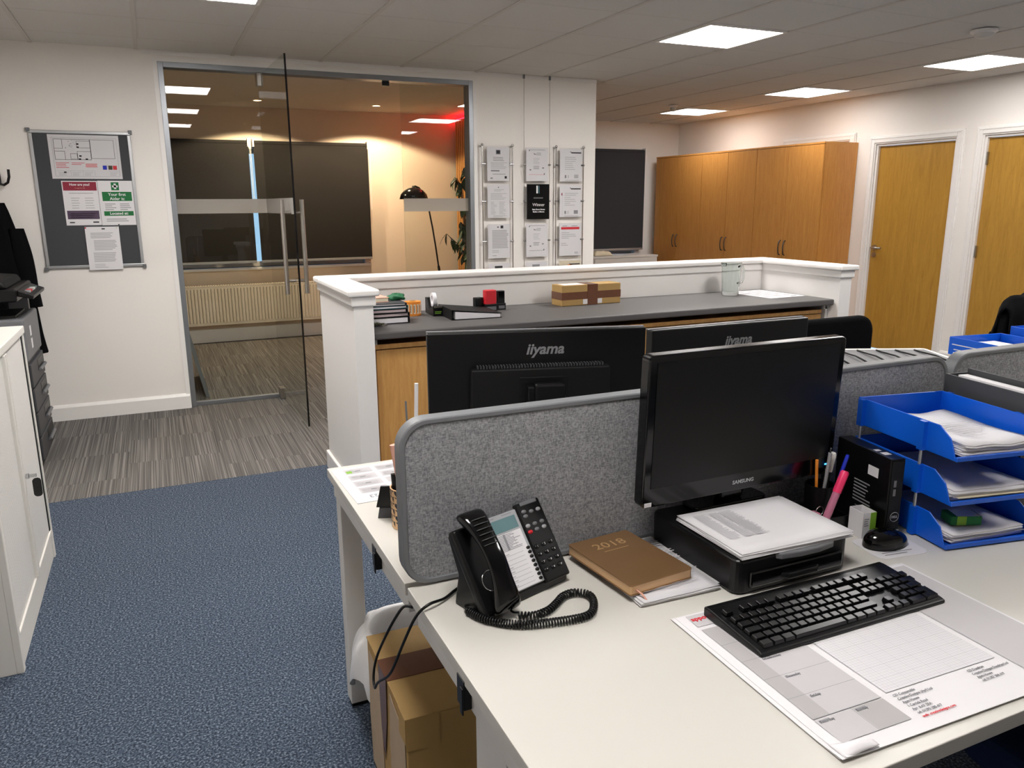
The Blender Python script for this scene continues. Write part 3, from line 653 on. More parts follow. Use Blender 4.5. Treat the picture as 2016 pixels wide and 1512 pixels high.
# ================================================================== FAR END: cupboards, low cabinet
CW = .945; cf = 6.05
names = ('nearest the doors, its side panel showing', 'in the middle of the row of three', 'farthest, next to the corner')
for k in range(3):
    y0 = 5.955+k*CW
    t = thing('tall_cupboard', 'tall two-door oak cupboard, '+names[k], 'cupboard', (cf, y0, 0), 0, 'tall oak cupboards')
    obj('body', MB().box(.02, .445, .001, .019, 0, 2.0).box(.02, .445, CW-.019, CW-.001, 0, 2.0).box(.02, .445, .019, CW-.019, 0, .09).box(.425, .445, .019, CW-.019, .09, 2.0), 'oak_cupboard', t)
    obj('top_panel', B(-.002, .447, 0, CW, 2.0, 2.018), 'oak_cupboard', t, bevel=.001)
    for s in (0, 1):
        a = .0035 if s == 0 else CW/2+.0025; b = CW/2-.0025 if s == 0 else CW-.0035
        d = obj('cupboard_door', B(0, .018, a, b, .085, 1.996), 'oak_cupboard', t, bevel=.001)
        y = CW/2+(-.035 if s == 0 else .035)
        obj('bow_handle', MB().tube([(0, y, .90), (-.018, y, .905), (-.027, y, .94), (-.03, y, .975), (-.027, y, 1.01), (-.018, y, 1.045), (0, y, 1.05)], .006, 8), 'dark_steel', d, smooth=True)
t = thing('low_cabinet', 'low pale grey cabinet with horizontal panels under the far blind', 'cabinet', (4.95, 8.45, 0))
obj('body', B(0, .93, .012, .40, 0, .77), 'white_metal', t); obj('top_panel', B(-.01, .94, 0, .41, .77, .795), 'white_metal', t, bevel=.004)
for k in range(3): obj('front_panel', B(.004, .926, 0, .012, .02+k*.25, .265+k*.25), 'white_metal', t, bevel=.003)
t = MB().grid(lambda u, v: (5.0+.26*u, 8.52+.16*v, .800+.055*max(0, (1-(2*u-1)**4)*(1-(2*v-1)**4))**.5+.006*math.sin(u*17)*math.sin(v*9)), 20, 12)
tag(obj('folded_cloth', t, 'cream', smooth=True, solid=.003), 'small cream cloth bundle lying on the low cabinet under the far blind', 'cloth')

# ================================================================== RECEPTION COUNTER
cw = thing('counter_wall', 'white U-shaped half-height wall with moulded cap round the counter', 'half wall', (.79, 4.25, 0))
# local: x 0..3.04 (left outer face to right outer face), y 0 (back outer face) down to -.78 (wing ends)
def U(mb, o, z0, z1, i=0., e=0.):
    # o grows outwards, i grows inwards, e extends the wing ends
    mb.box(-o, .09+i, -.78-e, -.10-i, z0, z1); mb.box(2.95-i, 3.04+o, -.78-e, -.10-i, z0, z1); mb.box(-o, 3.04+o, -.10-i, o, z0, z1)
mb = MB(); U(mb, 0, 0, 1.03); obj('wall_body', mb, 'trimwhite', cw)
mb = MB(); U(mb, .012, 1.0, 1.045, .012, .012); obj('cap_moulding', mb, 'trimwhite', cw, bevel=.006)
mb = MB(); U(mb, .028, 1.045, 1.075, .028, .028); obj('cap', mb, 'trimwhite', cw, bevel=.009, seg=3)
mb = MB().box(-.016, 0, -.79, .016, 0, .1).box(3.04, 3.056, -.79, .016, 0, .1).box(-.016, 3.056, 0, .016, 0, .1); obj('skirting', mb, 'trimwhite', cw, bevel=.005)
wt = thing('counter_worktop', 'long dark grey laminate worktop inside the white half wall', 'worktop', (.88, 3.5, .835))
obj('slab', B(.002, 2.858, 0, .648, 0, .035), 'worktop', wt, bevel=.008, seg=3)
for x, s in ((.02, 1), (2.84, -1)): obj('bracket', MB().box(x-.012, x+.012, .05, .6, -.03, 0).box(x-.018 if s > 0 else x, x if s > 0 else x+.018, .05, .6, -.13, 0), 'off_white', wt)
for k in range(3):
    w = .93; x0 = .905+k*.933
    t = thing('counter_cupboard', 'low beech cupboard under the worktop, %s' % ('left one, half hidden by a monitor', 'middle one, behind the monitors', 'right one, beside the white wing wall')[k], 'cupboard', (x0, 3.56, 0), 0, 'cupboards under the counter')
    obj('body', MB().box(0, .018, .02, .45, 0, .78).box(w-.018, w, .02, .45, 0, .78).box(.018, w-.018, .43, .45, 0, .78).box(.018, w-.018, .02, .43, 0, .09), 'beech', t)
    obj('top_panel', B(-.002, w+.001, 0, .455, .78, .803), 'beech', t, bevel=.001)
    for s in (0, 1):
        d = obj('cupboard_door', B(.003 if s == 0 else w/2+.002, w/2-.002 if s == 0 else w-.003, 0, .018, .085, .775), 'beech', t, bevel=.001)
        x = w/2+(-.035 if s == 0 else .035); obj('bow_handle', MB().tube([(x, 0, .52), (x, -.022, .53), (x, -.028, .58), (x, -.022, .63), (x, 0, .64)], .005, 8), 'steel', d, smooth=True)
CZ = .8705
# folder stack: each folder a thing
fo = [('black', 'black ring binder at the bottom of the folder stack on the counter', .28, .032, 0, 'paper2'), ('black', 'thin black folder, second from the bottom of the counter stack', .27, .02, 3, 'page_mauve'), ('black', 'black folder with pale pages in the middle of the counter stack', .27, .02, -2, 'page_mauve'),
      ('teal', 'dark teal folder near the top of the counter stack', .26, .015, 2, 'paper2'), ('dark_grey', 'grey folder lying under the green bag on the stack', .26, .012, -1, 'paper2'), ]
z = CZ
for k, (m_, lab, w, hh, rz, pm) in enumerate(fo):
    t = thing('document_folder', lab, 'folder', (1.01, 3.885, z), R(rz), 'folders stacked on the counter')
    obj('cover', MB().box(-w/2+.02, w/2-.02, -.15, .15, 0, .003).box(-w/2+.02, w/2-.02, -.15, .15, hh-.003, hh).box(w/2-.023, w/2-.02, -.15, .15, .003, hh-.003), m_, t)
    obj('pages', B(-w/2+.018, w/2-.03, -.148, .145, .004, hh-.004), pm, t); z += hh+.0004
t = thing('pale_booklet', 'salmon pink booklet at the left on top of the folder stack', 'booklet', (.97, 3.9, z), R(4)); obj('cover', MB().box(-.075, .07, -.1, .1, 0, .003).box(-.075, .07, -.1, .1, .02, .023).box(-.078, -.075, -.1, .1, 0, .023), 'salmon', t); obj('pages', B(-.074, .066, -.098, .098, .003, .02), 'cream', t)
def blob(u, v):
    a = u*2*math.pi; b = (v-.5)*math.pi; r = 1+.16*math.sin(3*a+2*v*5)+.1*math.sin(7*a)
    return (.038*math.cos(b)*math.cos(a)*r*1.5, .05*math.cos(b)*math.sin(a)*r, max(0, .016+.024*math.sin(b)*r))
t = obj('green_bag', MB().grid(blob, 24, 10), 'green', smooth=True, loc=(1.105, 3.87, z+.0005)); t.scale = (.75, .75, .8); tag(t, 'crumpled green plastic bag on top of the folder stack', 'bag')
t = thing('lanyard_chain', 'tangled olive lanyard lying in front of the folder stack', 'lanyard', (.94, 3.69, CZ))
rr = random.Random(4); obj('cord', MB().tube([(.035*math.cos(k*.9)*(1+.4*math.sin(k*2.1)), .022*math.sin(k*1.3), .006+.004*(k % 3)) for k in range(26)], .0035, 6), 'dark_olive', t, smooth=True); obj('clip', B(.03, .06, -.006, .006, 0, .008), 'steel', t)
# label roll
t = thing('label_roll', 'roll of orange and white printed labels on the counter', 'label roll', (1.225, 3.985, CZ))
obj('roll', MB().lathe([(.02, 0), (.043, 0), (.043, .075), (.02, .075), (.02, 0)], n=28), 'orange', t, smooth=40); obj('core', MB().lathe([(.016, .001), (.0195, .001), (.0195, .0765), (.016, .0765), (.016, .001)]), 'cardboard', t, smooth=40)
q = MB()
for k in range(6):
    a = R(-150+k*24); q.grid(lambda u, v: (.0436*math.cos(a+u*R(15)), .0436*math.sin(a+u*R(15)), .012+v*.05), 3, 1)
obj('label', q, 'cream', t)
q = MB()
for k in range(6):
    a = R(-148+k*24); q.grid(lambda u, v: (.0441*math.cos(a+u*R(4)), .0441*math.sin(a+u*R(4)), .018+v*.038), 2, 1)
obj('print', q, 'ink', t)
# tape dispenser
t = thing('tape_dispenser', 'black desk tape dispenser with a white tape roll on the counter', 'tape dispenser', (1.338, 3.97, CZ), R(-94))
obj('body', MB().prism([(-.085, 0), (.085, 0), (.085, .05), (.07, .055), (.03, .035), (-.02, .035), (-.045, .085), (-.085, .085)], -.027, .027, 'y'), 'black', t, bevel=.003)
ty = MB().lathe([(.022, -.0095), (.037, -.0095), (.037, .0095), (.022, .0095), (.022, -.0095)], n=28); ty.v = [(x-.006, z_, y+.078) for (x, y, z_) in ty.v]; ty.f = [f[::-1] for f in ty.f]
obj('tape_roll', ty, 'paper2', t, smooth=40); obj('cutter', B(.084, .09, -.022, .022, .045, .056), 'steel', t)
P = pr(frame((.0852, 0, .02), (0, 1, 0), (0, 0, 1))); P.lines(-.018, .018, -.006, .01, 2, 0, .5, .1); obj('brand_print', P, ['lime'], t)
# ring binder
t = thing('ring_binder', 'black lever arch binder lying flat on the counter by the stamps', 'binder', (1.492, 3.83, CZ), R(-4))
obj('cover', MB().prism([(-.14, 0), (.13, 0), (.13, .0025), (-.1375, .0025), (-.1375, .05), (.13, .022), (.13, .0245), (-.14, .053)], -.13, .13, 'y'), 'black_matt', t)
obj('pages', MB().prism([(-.12, .004), (.122, .004), (.122, .02), (-.12, .042)], -.128, .125, 'y'), 'paper2', t)
# stamps
def stamp(lab, x, y, w, h, m_, rz=0, g='rubber stamps on the counter'):
    t = thing('rubber_stamp', lab, 'stamp', (x, y, CZ), R(rz), g)
    obj('housing', MB().rbox(-w/2, w/2, -.02, .02, h*.32, h, .008), m_, t, bevel=.004); obj('base', MB().rbox(-w/2-.004, w/2+.004, -.024, .024, 0, h*.34, .006), 'black', t, bevel=.002); obj('pad_window', B(-w/2+.006, w/2-.006, -.0252, -.024, .006, h*.22), 'mid_grey', t)
stamp('short black self-inking stamp left of the red stamp', 1.60, 3.985, .05, .075, 'black', 8); stamp('red self-inking stamp between two black ones', 1.66, 3.965, .068, .115, 'red', 4); stamp('tall black self-inking stamp right of the red stamp', 1.735, 4.0, .05, .105, 'black_gloss', 3)
# parcel
t = thing('parcel', 'small brown cardboard parcel bound with shiny tape on the counter', 'parcel', (2.295, 4.0, CZ), R(2))
obj('carton', B(-.2, .2, -.055, .065, 0, .118), 'cardboard', t, bevel=.003)
obj('tape_band', MB().box(-.201, .201, -.0556, .0656, .035, .078), 'tape', t); obj('tape_strip', MB().box(-.03, .04, -.0562, .0662, -.0, .1188), 'tape', t)
obj('shipping_label', B(-.175, -.04, -.04, .04, .1181, .1187), 'paper', t)
for x in (-.045, .055): obj('sticker', B(x-.015, x+.015, -.0570, -.0562, .006, .034), 'paper', t)
# jug
t = thing('glass_jug', 'clear straight-sided glass jug with handle on the counter', 'jug', (3.33, 3.97, CZ))
obj('vessel', MB().lathe([(0, 0), (.05, 0), (.052, .004), (.054, .05), (.062, .19), (.0625, .205), (.06, .205), (.051, .05), (.049, .022), (0, .022)], n=40), 'jug_glass', t, smooth=40)
obj('handle', MB().tube([(.058, 0, .175), (.085, 0, .18), (.1, 0, .16), (.1, 0, .1), (.088, 0, .075), (.057, 0, .07)], .0065, 10), 'jug_glass', t, smooth=True)
obj('spout', MB().grid(lambda u, v: (-.06-.022*v*(1-(2*u-1)**2), (u-.5)*.05, .185+.02*v), 8, 4), 'jug_glass', t, smooth=True, solid=.002)
# planner sheet on counter
t = thing('counter_planner', 'white year planner sheet lying on the worktop behind the jug', 'planner', (3.42, 3.70, CZ), R(3)); obj('sheet', B(0, .29, 0, .39, 0, .0008), 'paper', t)
P = pr(frame((0, 0, .0008), (1, 0, 0), (0, 1, 0)))
for i in range(3):
    for j in range(4): P.rect(.025+i*.085, .095+i*.085, .06+j*.08, .125+j*.08, 0); P.lines(.03+i*.085, .09+i*.085, .065+j*.08, .12+j*.08, 4, 1, .4, .2, i*4+j)
P.rect(.2, .25, .02, .04, 2); obj('print', P, ['pad_grey', 'ink_light', 'ink'], t)

# ================================================================== DESKS
DZ = .73
def desk(lab, x0, x1, y0, y1, legs, clip=None):
    t = thing('desk', lab, 'desk', (x0, y0, 0), 0, 'white bench desks'); w = x1-x0; d = y1-y0
    obj('desktop', B(0, w, 0, d, DZ-.025, DZ), 'white_lam', t, bevel=.0015)
    obj('frame', MB().box(.012, .062, .02, d-.02, DZ-.075, DZ-.027).box(w-.062, w-.012, .02, d-.02, DZ-.075, DZ-.027).box(.062, w-.062, .06, .1, DZ-.075, DZ-.027).box(.062, w-.062, d-.1, d-.06, DZ-.075, DZ-.027), 'white_metal', t, bevel=.002)
    for (a, b, c, e) in legs:
        l = obj('leg', B(a, b, c, e, .012, DZ-.076), 'white_metal', t, bevel=.002); obj('foot', B(a+.004, b-.004, c+.004, e-.004, 0, .012), 'black', l)
    if clip is not None: obj('cable_clip', MB().box(-.002, .012, clip-.016, clip+.016, DZ-.07, DZ-.018).box(-.005, -.002, clip-.016, clip-.004, DZ-.078, DZ-.03), 'black', t, bevel=.002)
    return t
desk('white desk in the foreground with the phone and keyboard', .38, 1.845, .60, 1.335, [(.014, .06, .30, .42), (1.40, 1.45, .05, .11)], .445)
desk('white desk beyond the grey screen with the calendar on it', .38, 1.845, 1.352, 2.10, [(.02, .075, .693, .746), (1.40, 1.45, .693, .746)], .235)
desk('white desk at the far right behind the second grey screen', 1.855, 3.32, 1.352, 2.10, [(.02, .075, .68, .735), (1.40, 1.45, .68, .735)])
desk('white desk at the right edge in front of the second grey screen', 1.855, 3.32, .60, 1.335, [(.02, .075, .05, .11), (1.40, 1.45, .05, .11)])
def screen(lab, x0, x1):
    t = thing('desk_screen', lab, 'desk divider', (x0, 1.325, DZ+.004), 0, 'grey fabric desk dividers'); w = x1-x0; h = .33
    ring_o = rrect(0, w, 0, h, .055, 8); ring_i = rrect(.012, w-.012, .012, h-.012, .045, 8); mb = MB(); n = len(ring_o)
    vs = [(x, y, z) for y in (0, .035) for (x, z) in ring_o]+[(x, y, z) for y in (0, .035) for (x, z) in ring_i]
    fs = []
    for k in range(n):
        j = (k+1) % n; fs += [(j, k, n+k, n+j), (2*n+k, 2*n+j, 3*n+j, 3*n+k), (k, j, 2*n+j, 2*n+k), (n+j, n+k, 3*n+k, 3*n+j)]
    mb.add(vs, [f[::-1] for f in fs]); obj('edge_trim', mb, 'screen_edge', t, bevel=.003, smooth=50)
    obj('fabric_panel', MB().prism(ring_i, .0025, .0325, 'y'), 'screen_fabric', t)
    for x in (.25, w-.25): obj('clamp', B(x-.02, x+.02, .005, .03, -.06, .0), 'grey_metal', t)
screen('grey fabric desk divider behind the phone and the black monitor', .372, 1.835); screen('grey fabric desk divider at the right edge of the picture', 1.855, 3.315)
# --- telephone
th = R(56); cs, sn = math.cos(th), math.sin(th)
t = thing('desk_phone', 'black and silver desk telephone with handset, tilted up on the desk', 'telephone', (.466, 1.164, DZ+.001), R(18)); t.scale = (1.01, .97, .935)
obj('body', MB().prism([(.0, .0), (.0, .018), (.084, .145), (.092, .146), (.1, .134), (.07, .066), (.082, .0)], 0, .215, 'x'), 'black', t, bevel=.005, seg=3)
FM = frame((0, -.0, .018), (1, 0, 0), (0, cs, sn))
def fbox(u0, u1, v0, v1, n0, n1): m = MB(); m.M = FM; return m.box(u0, u1, v0, v1, n0, n1)
obj('cradle', fbox(-.004, .068, -.012, .158, -.01, .010), 'black', t, bevel=.006, seg=3)
obj('face_plate', fbox(.066, .153, .004, .158, -.004, .005), 'silver_plastic', t, bevel=.002)
obj('keypad_plate', fbox(.153, .217, -.004, .166, -.004, .007), 'black', t, bevel=.004, seg=3)
P = pr(FM); P.off = .0056; P.rect(.074, .145, .122, .148, 0); P.rect(.074, .146, .006, .118, 1, -.0003)
rr = random.Random(3)
for k in range(8): P.rect(.078, .132, .012+k*.0088, .0125+k*.0088, 2, .0001); P.rect(.08, .08+rr.uniform(.008, .02), .0145+k*.0088, .0165+k*.0088, 3, .0001)
for k in range(12): P.rect(.076, .143-.03*rr.random(), .084+k*.0028, .0852+k*.0028, 2, .0001)
P.rect(.1, .105, .084, .117, 2, .0002); P.rect(.123, .1235, .084, .117, 2, .0002); P.rect(.08, .095, .152, .154, 2, -.0003); P.rect(.115, .14, .153, .1545, 2, -.0003)
obj('display', P, ['lcd', 'paper', 'ink_grey', 'ink_light'], t)
kb = None
def digit(u, v, ch): text('key_digit', ch, .0062, 'paper2', t, FM @ Matrix.Translation((u, v, .0104)), depth=.0001)
def key(u, v, r, m_):
    global kb
    q = MB().lathe([(0, .0035), (r*.6, .003), (r*.95, .0015), (r, 0)], n=12); q.M = None
    mm = MB(); mm.M = FM @ Matrix.Translation((u, v, .0068 if u > .15 else .005)); mm.v = []; mm.add([(x, y*.72, z_) for (x, y, z_) in q.v], q.f); obj('button', mm, m_, t, smooth=True)
for r in range(4):
    for c in range(3): key(.165+c*.0185, .022+r*.0165, .0068, 'key_black'); digit(.165+c*.0185, .022+r*.0165, '*0#789456123'[r*3+c])
for k, (u, v, m_) in enumerate(((.164, .103, 'red'), (.182, .104, 'mid_grey'), (.201, .104, 'silver_plastic'), (.164, .116, 'silver_plastic'), (.182, .116, 'mid_grey'), (.201, .116, 'mid_grey'), (.168, .136, 'mid_grey'), (.168, .146, 'mid_grey'), (.186, .142, 'mid_grey'), (.204, .142, 'silver_plastic'))): key(u, v, .006, m_)
for k in range(8): key(.1455, .012+k*.0092, .0048, 'black_gloss'); key(.0715, .012+k*.0092, .0048, 'black_gloss')
# message lamp + handset
obj('message_lamp', fbox(.165, .208, .158, .166, .006, .009), 'mid_grey', t, bevel=.002)
obj('speaker_ring', (lambda m: (setattr(m, 'M', FM), m.tube([(.034+.018*math.cos(a), .045+.02*math.sin(a), .0105) for a in [k*math.pi/14 for k in range(28)]], .0012, 6, closed=True))[1])(MB()), 'chrome', t, smooth=True)
hp = [(-.02, .018, .017, .025), (-.012, .026, .024, .026), (.008, .034, .022, .024), (.035, .043, .012, .019), (.07, .05, .0105, .0185), (.1, .049, .0105, .0185), (.13, .042, .012, .02), (.152, .033, .021, .024), (.17, .026, .023, .026), (.18, .018, .016, .024)]
hm = MB(); hm.M = FM; vs = []; nn = 12
for (v, n_, th_, wd) in [(a*1.02, b, c*1.1, d*1.12) for (a, b, c, d) in hp]:
    for k in range(nn):
        a = 2*math.pi*k/nn; ca = math.cos(a); sa = math.sin(a)
        vs.append((.036+wd*math.copysign(abs(ca)**.6, ca), v, n_+th_*math.copysign(abs(sa)**.6, sa)*.62))
fs = [(i*nn+k, i*nn+(k+1) % nn, (i+1)*nn+(k+1) % nn, (i+1)*nn+k) for i in range(len(hp)-1) for k in range(nn)]
fs = [f[::-1] for f in fs]+[tuple(range(nn)), tuple(range(len(hp)*nn-1, (len(hp)-1)*nn-1, -1))]
hm.add(vs, fs); hs_ = obj('handset', hm, 'black_gloss', t, smooth=True, sub=1)
for k in range(6):
    q = MB(); q.M = FM; v = .108+k*.0105; n_ = .0572-.0007*k*k*.55; q.tube([(.0195, v, n_-.0035), (.028, v, n_-.0005), (.036, v, n_), (.044, v, n_-.0005), (.0525, v, n_-.0035)], .0011, 6); obj('grip_ridge', q, 'dark_grey', hs_, smooth=True)
# coiled cord
def catmull(pts, n):
    pts = [Vector(p) for p in pts]; out = []
    for i in range(len(pts)-1):
        p0 = pts[max(i-1, 0)]; p1 = pts[i]; p2 = pts[i+1]; p3 = pts[min(i+2, len(pts)-1)]
        for k in range(n):
            s = k/n; out.append(.5*((2*p1)+(-p0+p2)*s+(2*p0-5*p1+4*p2-p3)*s*s+(-p0+3*p1-3*p2+p3)*s**3))
    out.append(pts[-1]); return out
cord = [(.524, 1.137), (.55, 1.126), (.58, 1.131), (.606, 1.148), (.628, 1.165), (.655, 1.169), (.675, 1.148), (.663, 1.112), (.635, 1.086), (.58, 1.09), (.513, 1.109), (.468, 1.148), (.449, 1.19)]
path = catmull([(x, y, DZ+.0085) for x, y in cord], 60); dist = [0.]
for a, b in zip(path, path[1:]): dist.append(dist[-1]+(b-a).length)
hel = []; tot = dist[-1]; turns = 88; N = turns*9; j = 0
for k in range(N+1):
    s = tot*k/N
    while j < len(dist)-2 and dist[j+1] < s: j += 1
    p = path[j].lerp(path[j+1], (s-dist[j])/max(1e-9, dist[j+1]-dist[j])); d_ = (path[j+1]-path[j]).normalized(); u = Vector((0, 0, 1)); w = d_.cross(u)
    f = s/tot; ph = 2*math.pi*turns*(f*.86+.14*f*f) ; hel.append(p+(u*math.cos(ph)+w*math.sin(ph))*.0062)
ck = MB().tube(hel, .0019, 5); ck.tube(catmull([(.51, 1.185, .757), (.512, 1.17, .75), (.518, 1.15, .741), hel[0]], 8), .002, 6); ck.tube(catmull([hel[-1], (.447, 1.2, .74), (.458, 1.22, .738), (.47, 1.23, .737)], 8), .002, 6)
tag(obj('coiled_cord', ck, 'black', smooth=True), 'black coiled telephone cord looping on the white desk', 'cord')
lc = catmull([(.47, 1.285, .737), (.452, 1.272, .737), (.425, 1.252, .7375), (.39, 1.235, .742), (.366, 1.24, .72), (.35, 1.275, .65), (.338, 1.33, .56), (.33, 1.40, .50), (.328, 1.425, .472), (.331, 1.445, .487), (.338, 1.44, .53), (.35, 1.40, .60), (.362, 1.36, .66), (.372, 1.335, .692), (.385, 1.32, .695)], 8)
tag(obj('phone_cable', MB().tube(lc, .0028, 8), 'black', smooth=True), 'thin black cable hanging in a loop over the left desk edge', 'cable')
# --- diary and papers
def stack(name, label, loc, rz, w, d, n, th_, m_='paper', jit=.006, cat='papers', seed=1, curl=0.):
    t = thing(name, label, cat, loc, R(rz)); rr = random.Random(seed); z = 0.
    for k in range(n):
        a = R(rr.uniform(-1.5, 1.5)); jx, jy = rr.uniform(-jit, jit), rr.uniform(-jit, jit)
        c_ = curl*(.4+.6*k/n)
        def fn(u, v, z=z, a=a, jx=jx, jy=jy, c_=c_):
            x, y = (u-.5)*w, (v-.5)*d; return (x*math.cos(a)-y*math.sin(a)+jx, x*math.sin(a)+y*math.cos(a)+jy, z+th_+c_*(max(0, .25-u)*4)**2*.5+c_*.3*math.sin(u*5+v*3)**2)
        obj('sheet', MB().grid(fn, 8, 6), m_ if k % 3 else 'paper2', t, smooth=True, solid=th_*.9); z += th_
    return t, z
t, z = stack('paper_pile', 'loose printed papers spread under the 2018 diary', (.838, 1.197, DZ+.001), -1, .17, .235, 7, .0012, jit=.008, seed=4, curl=.004)
P = pr(frame((-.08, -.105, z+.0055), (1, 0, 0), (0, 1, 0))); P.lines(.01, .14, .01, .03, 5, 0, .4, .5, 2); P.lines(.1, .165, .04, .2, 18, 0, .35, .3, 3); obj('print', P, ['ink_light'], t)
t = thing('diary', 'bronze 2018 diary with gilt page edges lying on loose papers', 'diary', (.80, 1.213, DZ+.014), R(5))
obj('cover', MB().rbox(-.075, .075, -.105, .105, .0, .002, .006).rbox(-.075, .075, -.105, .105, .018, .0205, .006).box(.0735, .0755, -.1, .1, 0, .0205), 'bronze', t, bevel=.0008); obj('page_block', MB().rbox(-.0735, .0725, -.103, .103, .002, .018, .004), 'gilt', t)
obj('ribbon', MB().tube([(-.06, -.1, .01), (-.055, -.115, .004), (-.05, -.128, -.009)], .002, 6), 'salmon', t, smooth=True)
text('year', '2018', .034, 'gold_line', t, frame((0, .062, .0208), (1, 0, 0), (0, 1, 0)), sx=1.15); obj('underline', B(-.03, .03, .037, .0385, .0205, .0209), 'gold_line', t)
# --- riser, paper on it, monitor
t = thing('monitor_riser', 'black plastic monitor riser with a drawer under the papers', 'monitor stand', (.925, 1.035, DZ+.001))
obj('body', MB().rbox(0, .283, .004, .285, 0, .07, .02), 'black', t, bevel=.006, seg=3)
obj('drawer_front', B(.03, .262, -.002, .012, .012, .045), 'black_gloss', t, bevel=.004); obj('drawer_grip', MB().prism([(.1, .0), (.2, .0), (.185, -.012), (.115, -.012)], .018, .03, 'z'), 'black', t, bevel=.003)
obj('top_lip', MB().prism([(.09, .006), (.1, -.004), (.14, -.010), (.19, -.010), (.23, -.004), (.24, .006)], .058, .071, 'z'), 'mid_grey', t, bevel=.003)
t, z = stack('paper_pile', 'white printed sheets stacked on the black monitor riser', (1.075, 1.14, DZ+.0722), -1.5, .272, .205, 8, .0013, jit=.004, seed=9, curl=.0012)
P = pr(frame((-.13, -.095, z+.0022), (1, 0, 0), (0, 1, 0)))
rr = random.Random(6)
for k in range(34):
    v = .172-k*.0036
    for (a, b) in ((.015, .035+.012*rr.random()), (.052, .07+.006*rr.random()), (.077, .1+.012*rr.random())): P.rect(a, b, v, v+.0022, 0)
obj('print', P, ['ink_light'], t)
t = thing('monitor', 'black glossy computer monitor on the riser facing the camera, switched off', 'monitor', (1.104, 1.25, DZ+.0725), R(.6), 'computer monitors')
obj('stand_base', MB().rbox(-.11, .09, .004, .066, 0, .012, .02), 'black_gloss', t, bevel=.003); obj('stand_neck', B(-.03, .03, .02, .05, .012, .2), 'black_gloss', t, bevel=.006)
hd = obj('housing', (lambda m: (setattr(m, 'M', Matrix.Translation((0, -.015, .2)) @ Matrix.Rotation(R(2.2), 4, 'X')), m.rbox(-.259, .259, 0, .03, -.158, .16, .012, 'y'))[1])(MB()), 'black_gloss', t, bevel=.004, seg=3)
TM = Matrix.Translation((0, -.015, .2)) @ Matrix.Rotation(R(2.2), 4, 'X')
def tb(*a): m = MB(); m.M = TM; return m.box(*a)
obj('screen_panel', tb(-.24, .241, -.0012, .002, -.117, .145), 'screen_black', hd); obj('back_bulge', tb(-.15, .15, .03, .055, -.08, .09), 'black_matt', hd, bevel=.01)
text('logo', 'SAMSUNG', .0115, 'silver_plastic', hd, TM @ frame((0, -.0008, -.137), (1, 0, 0), (0, 0, 1)), bold=.0003, sx=1.1)
obj('barcode_sticker', tb(-.253, -.236, -.0008, 0, -.155, -.146), 'paper', hd); obj('power_light', tb(.236, .241, -.001, 0, -.136, -.133), 'blue_led', hd)
# --- keyboard on desk pad
pd = thing('desk_pad', 'large paper desk planner pad with grid and red heading under the keyboard', 'desk pad', (.762, .632, DZ+.0005), R(-1.5))
PW, PD = .545, .39
rr = random.Random(8)
for k in range(4):
    dx, dy = rr.uniform(-.006, .002), rr.uniform(-.006, .002); zz = k*.0009
    obj('sheet', MB().grid(lambda u, v: (u*PW+dx, v*PD+dy, zz+.001+(.006*max(0, .09-u)*max(0, .12-v)*60*(k+1)/4)), 24, 18), 'paper' if k != 1 else 'paper2', pd, solid=.0005)
fo_ = MB().grid(lambda u, v: (.0+.06*u, -.004+.03*v*(1-u*.6), .006+.006*math.sin(u*3.14)*math.sin(v*3.14)+.003*u), 10, 6); obj('curled_corner', fo_, 'paper', pd, smooth=True, solid=.0008)
ZP = .0042
P = pr(frame((0, 0, ZP), (1, 0, 0), (0, 1, 0)))
P.rect(.02, .052, .075, .335, 1); P.rect(.052, .15, .075, .335, 0); P.rect(.02, .09, .022, .073, 0); P.rect(.02, .40, .345, .382, 0)
for v in (.075, .125, .177, .229, .281): P.rect(.02, .15, v, v+.0008, 2, .0001)
P.rect(.088, .0888, .022, .075, 2, .0001); P.rect(.09, .15, .022, .073, 4)
P.rect(.165, .40, .08, .31, 3)
for k in range(41): P.rect(.165+k*.00587, .1653+k*.00587, .08, .31, 5 if k % 5 else 2, .0001)
for k in range(41): P.rect(.165, .40, .08+k*.00575, .0803+k*.00575, 5 if k % 5 else 2, .0001)
P.rect(.415, .54, .04, .375, 0)
for v in (.12, .172, .224, .276): P.rect(.0555, .075, v-.004, v-.001, 2, .0002)
for u in (.024, .092): P.rect(u, u+.02, .066, .07, 2, .0002)
obj('print', P, ['pad_grey', 'pad_dark', 'ink_grey', 'paper2', 'pad_dark', 'ink_light'], pd)
FP = lambda u, v: frame((u, v, ZP+.0012), (1, 0, 0), (0, 1, 0))
text('heading', 'appointments', .0155, 'red_ink', pd, FP(.022, .368), 'LEFT', bold=.0003)
for k, s in enumerate(('CD Consumable', 'Creative Designs (Ayr) Ltd', 'Apex House', '1 Carrick Road', 'Ayr  KA7 2RA', 'tel: 01292 280 417')): text('address_line', s, .0064, 'ink_grey', pd, FP(.168, .07-k*.0085), 'LEFT')
text('address_line', 'web: creativedesigns.com', .0064, 'red_ink', pd, FP(.168, .07-6*.0085), 'LEFT')
for k, s in enumerate(('CD Dumfries', 'Creative Designs Dumfries Ltd', 'Apex House', 'tel: 01387 250 417')): text('address_line', s, .0064, 'ink_grey', pd, FP(.325, .07-k*.0085), 'LEFT')
for k, (u, v, s) in enumerate(((.056, .327, 'Monday'), (.056, .274, 'Tuesday'), (.056, .222, 'Wednesday'), (.056, .17, 'Thursday'), (.056, .118, 'Friday'), (.024, .066, 'Saturday'), (.092, .066, 'Sunday'))): text('day_name', s, .0075, 'ink_grey', pd, FP(u, v), 'LEFT')
text('heading', 'notes', .017, 'red_ink', pd, FP(.42, .362), 'LEFT', bold=.0004)
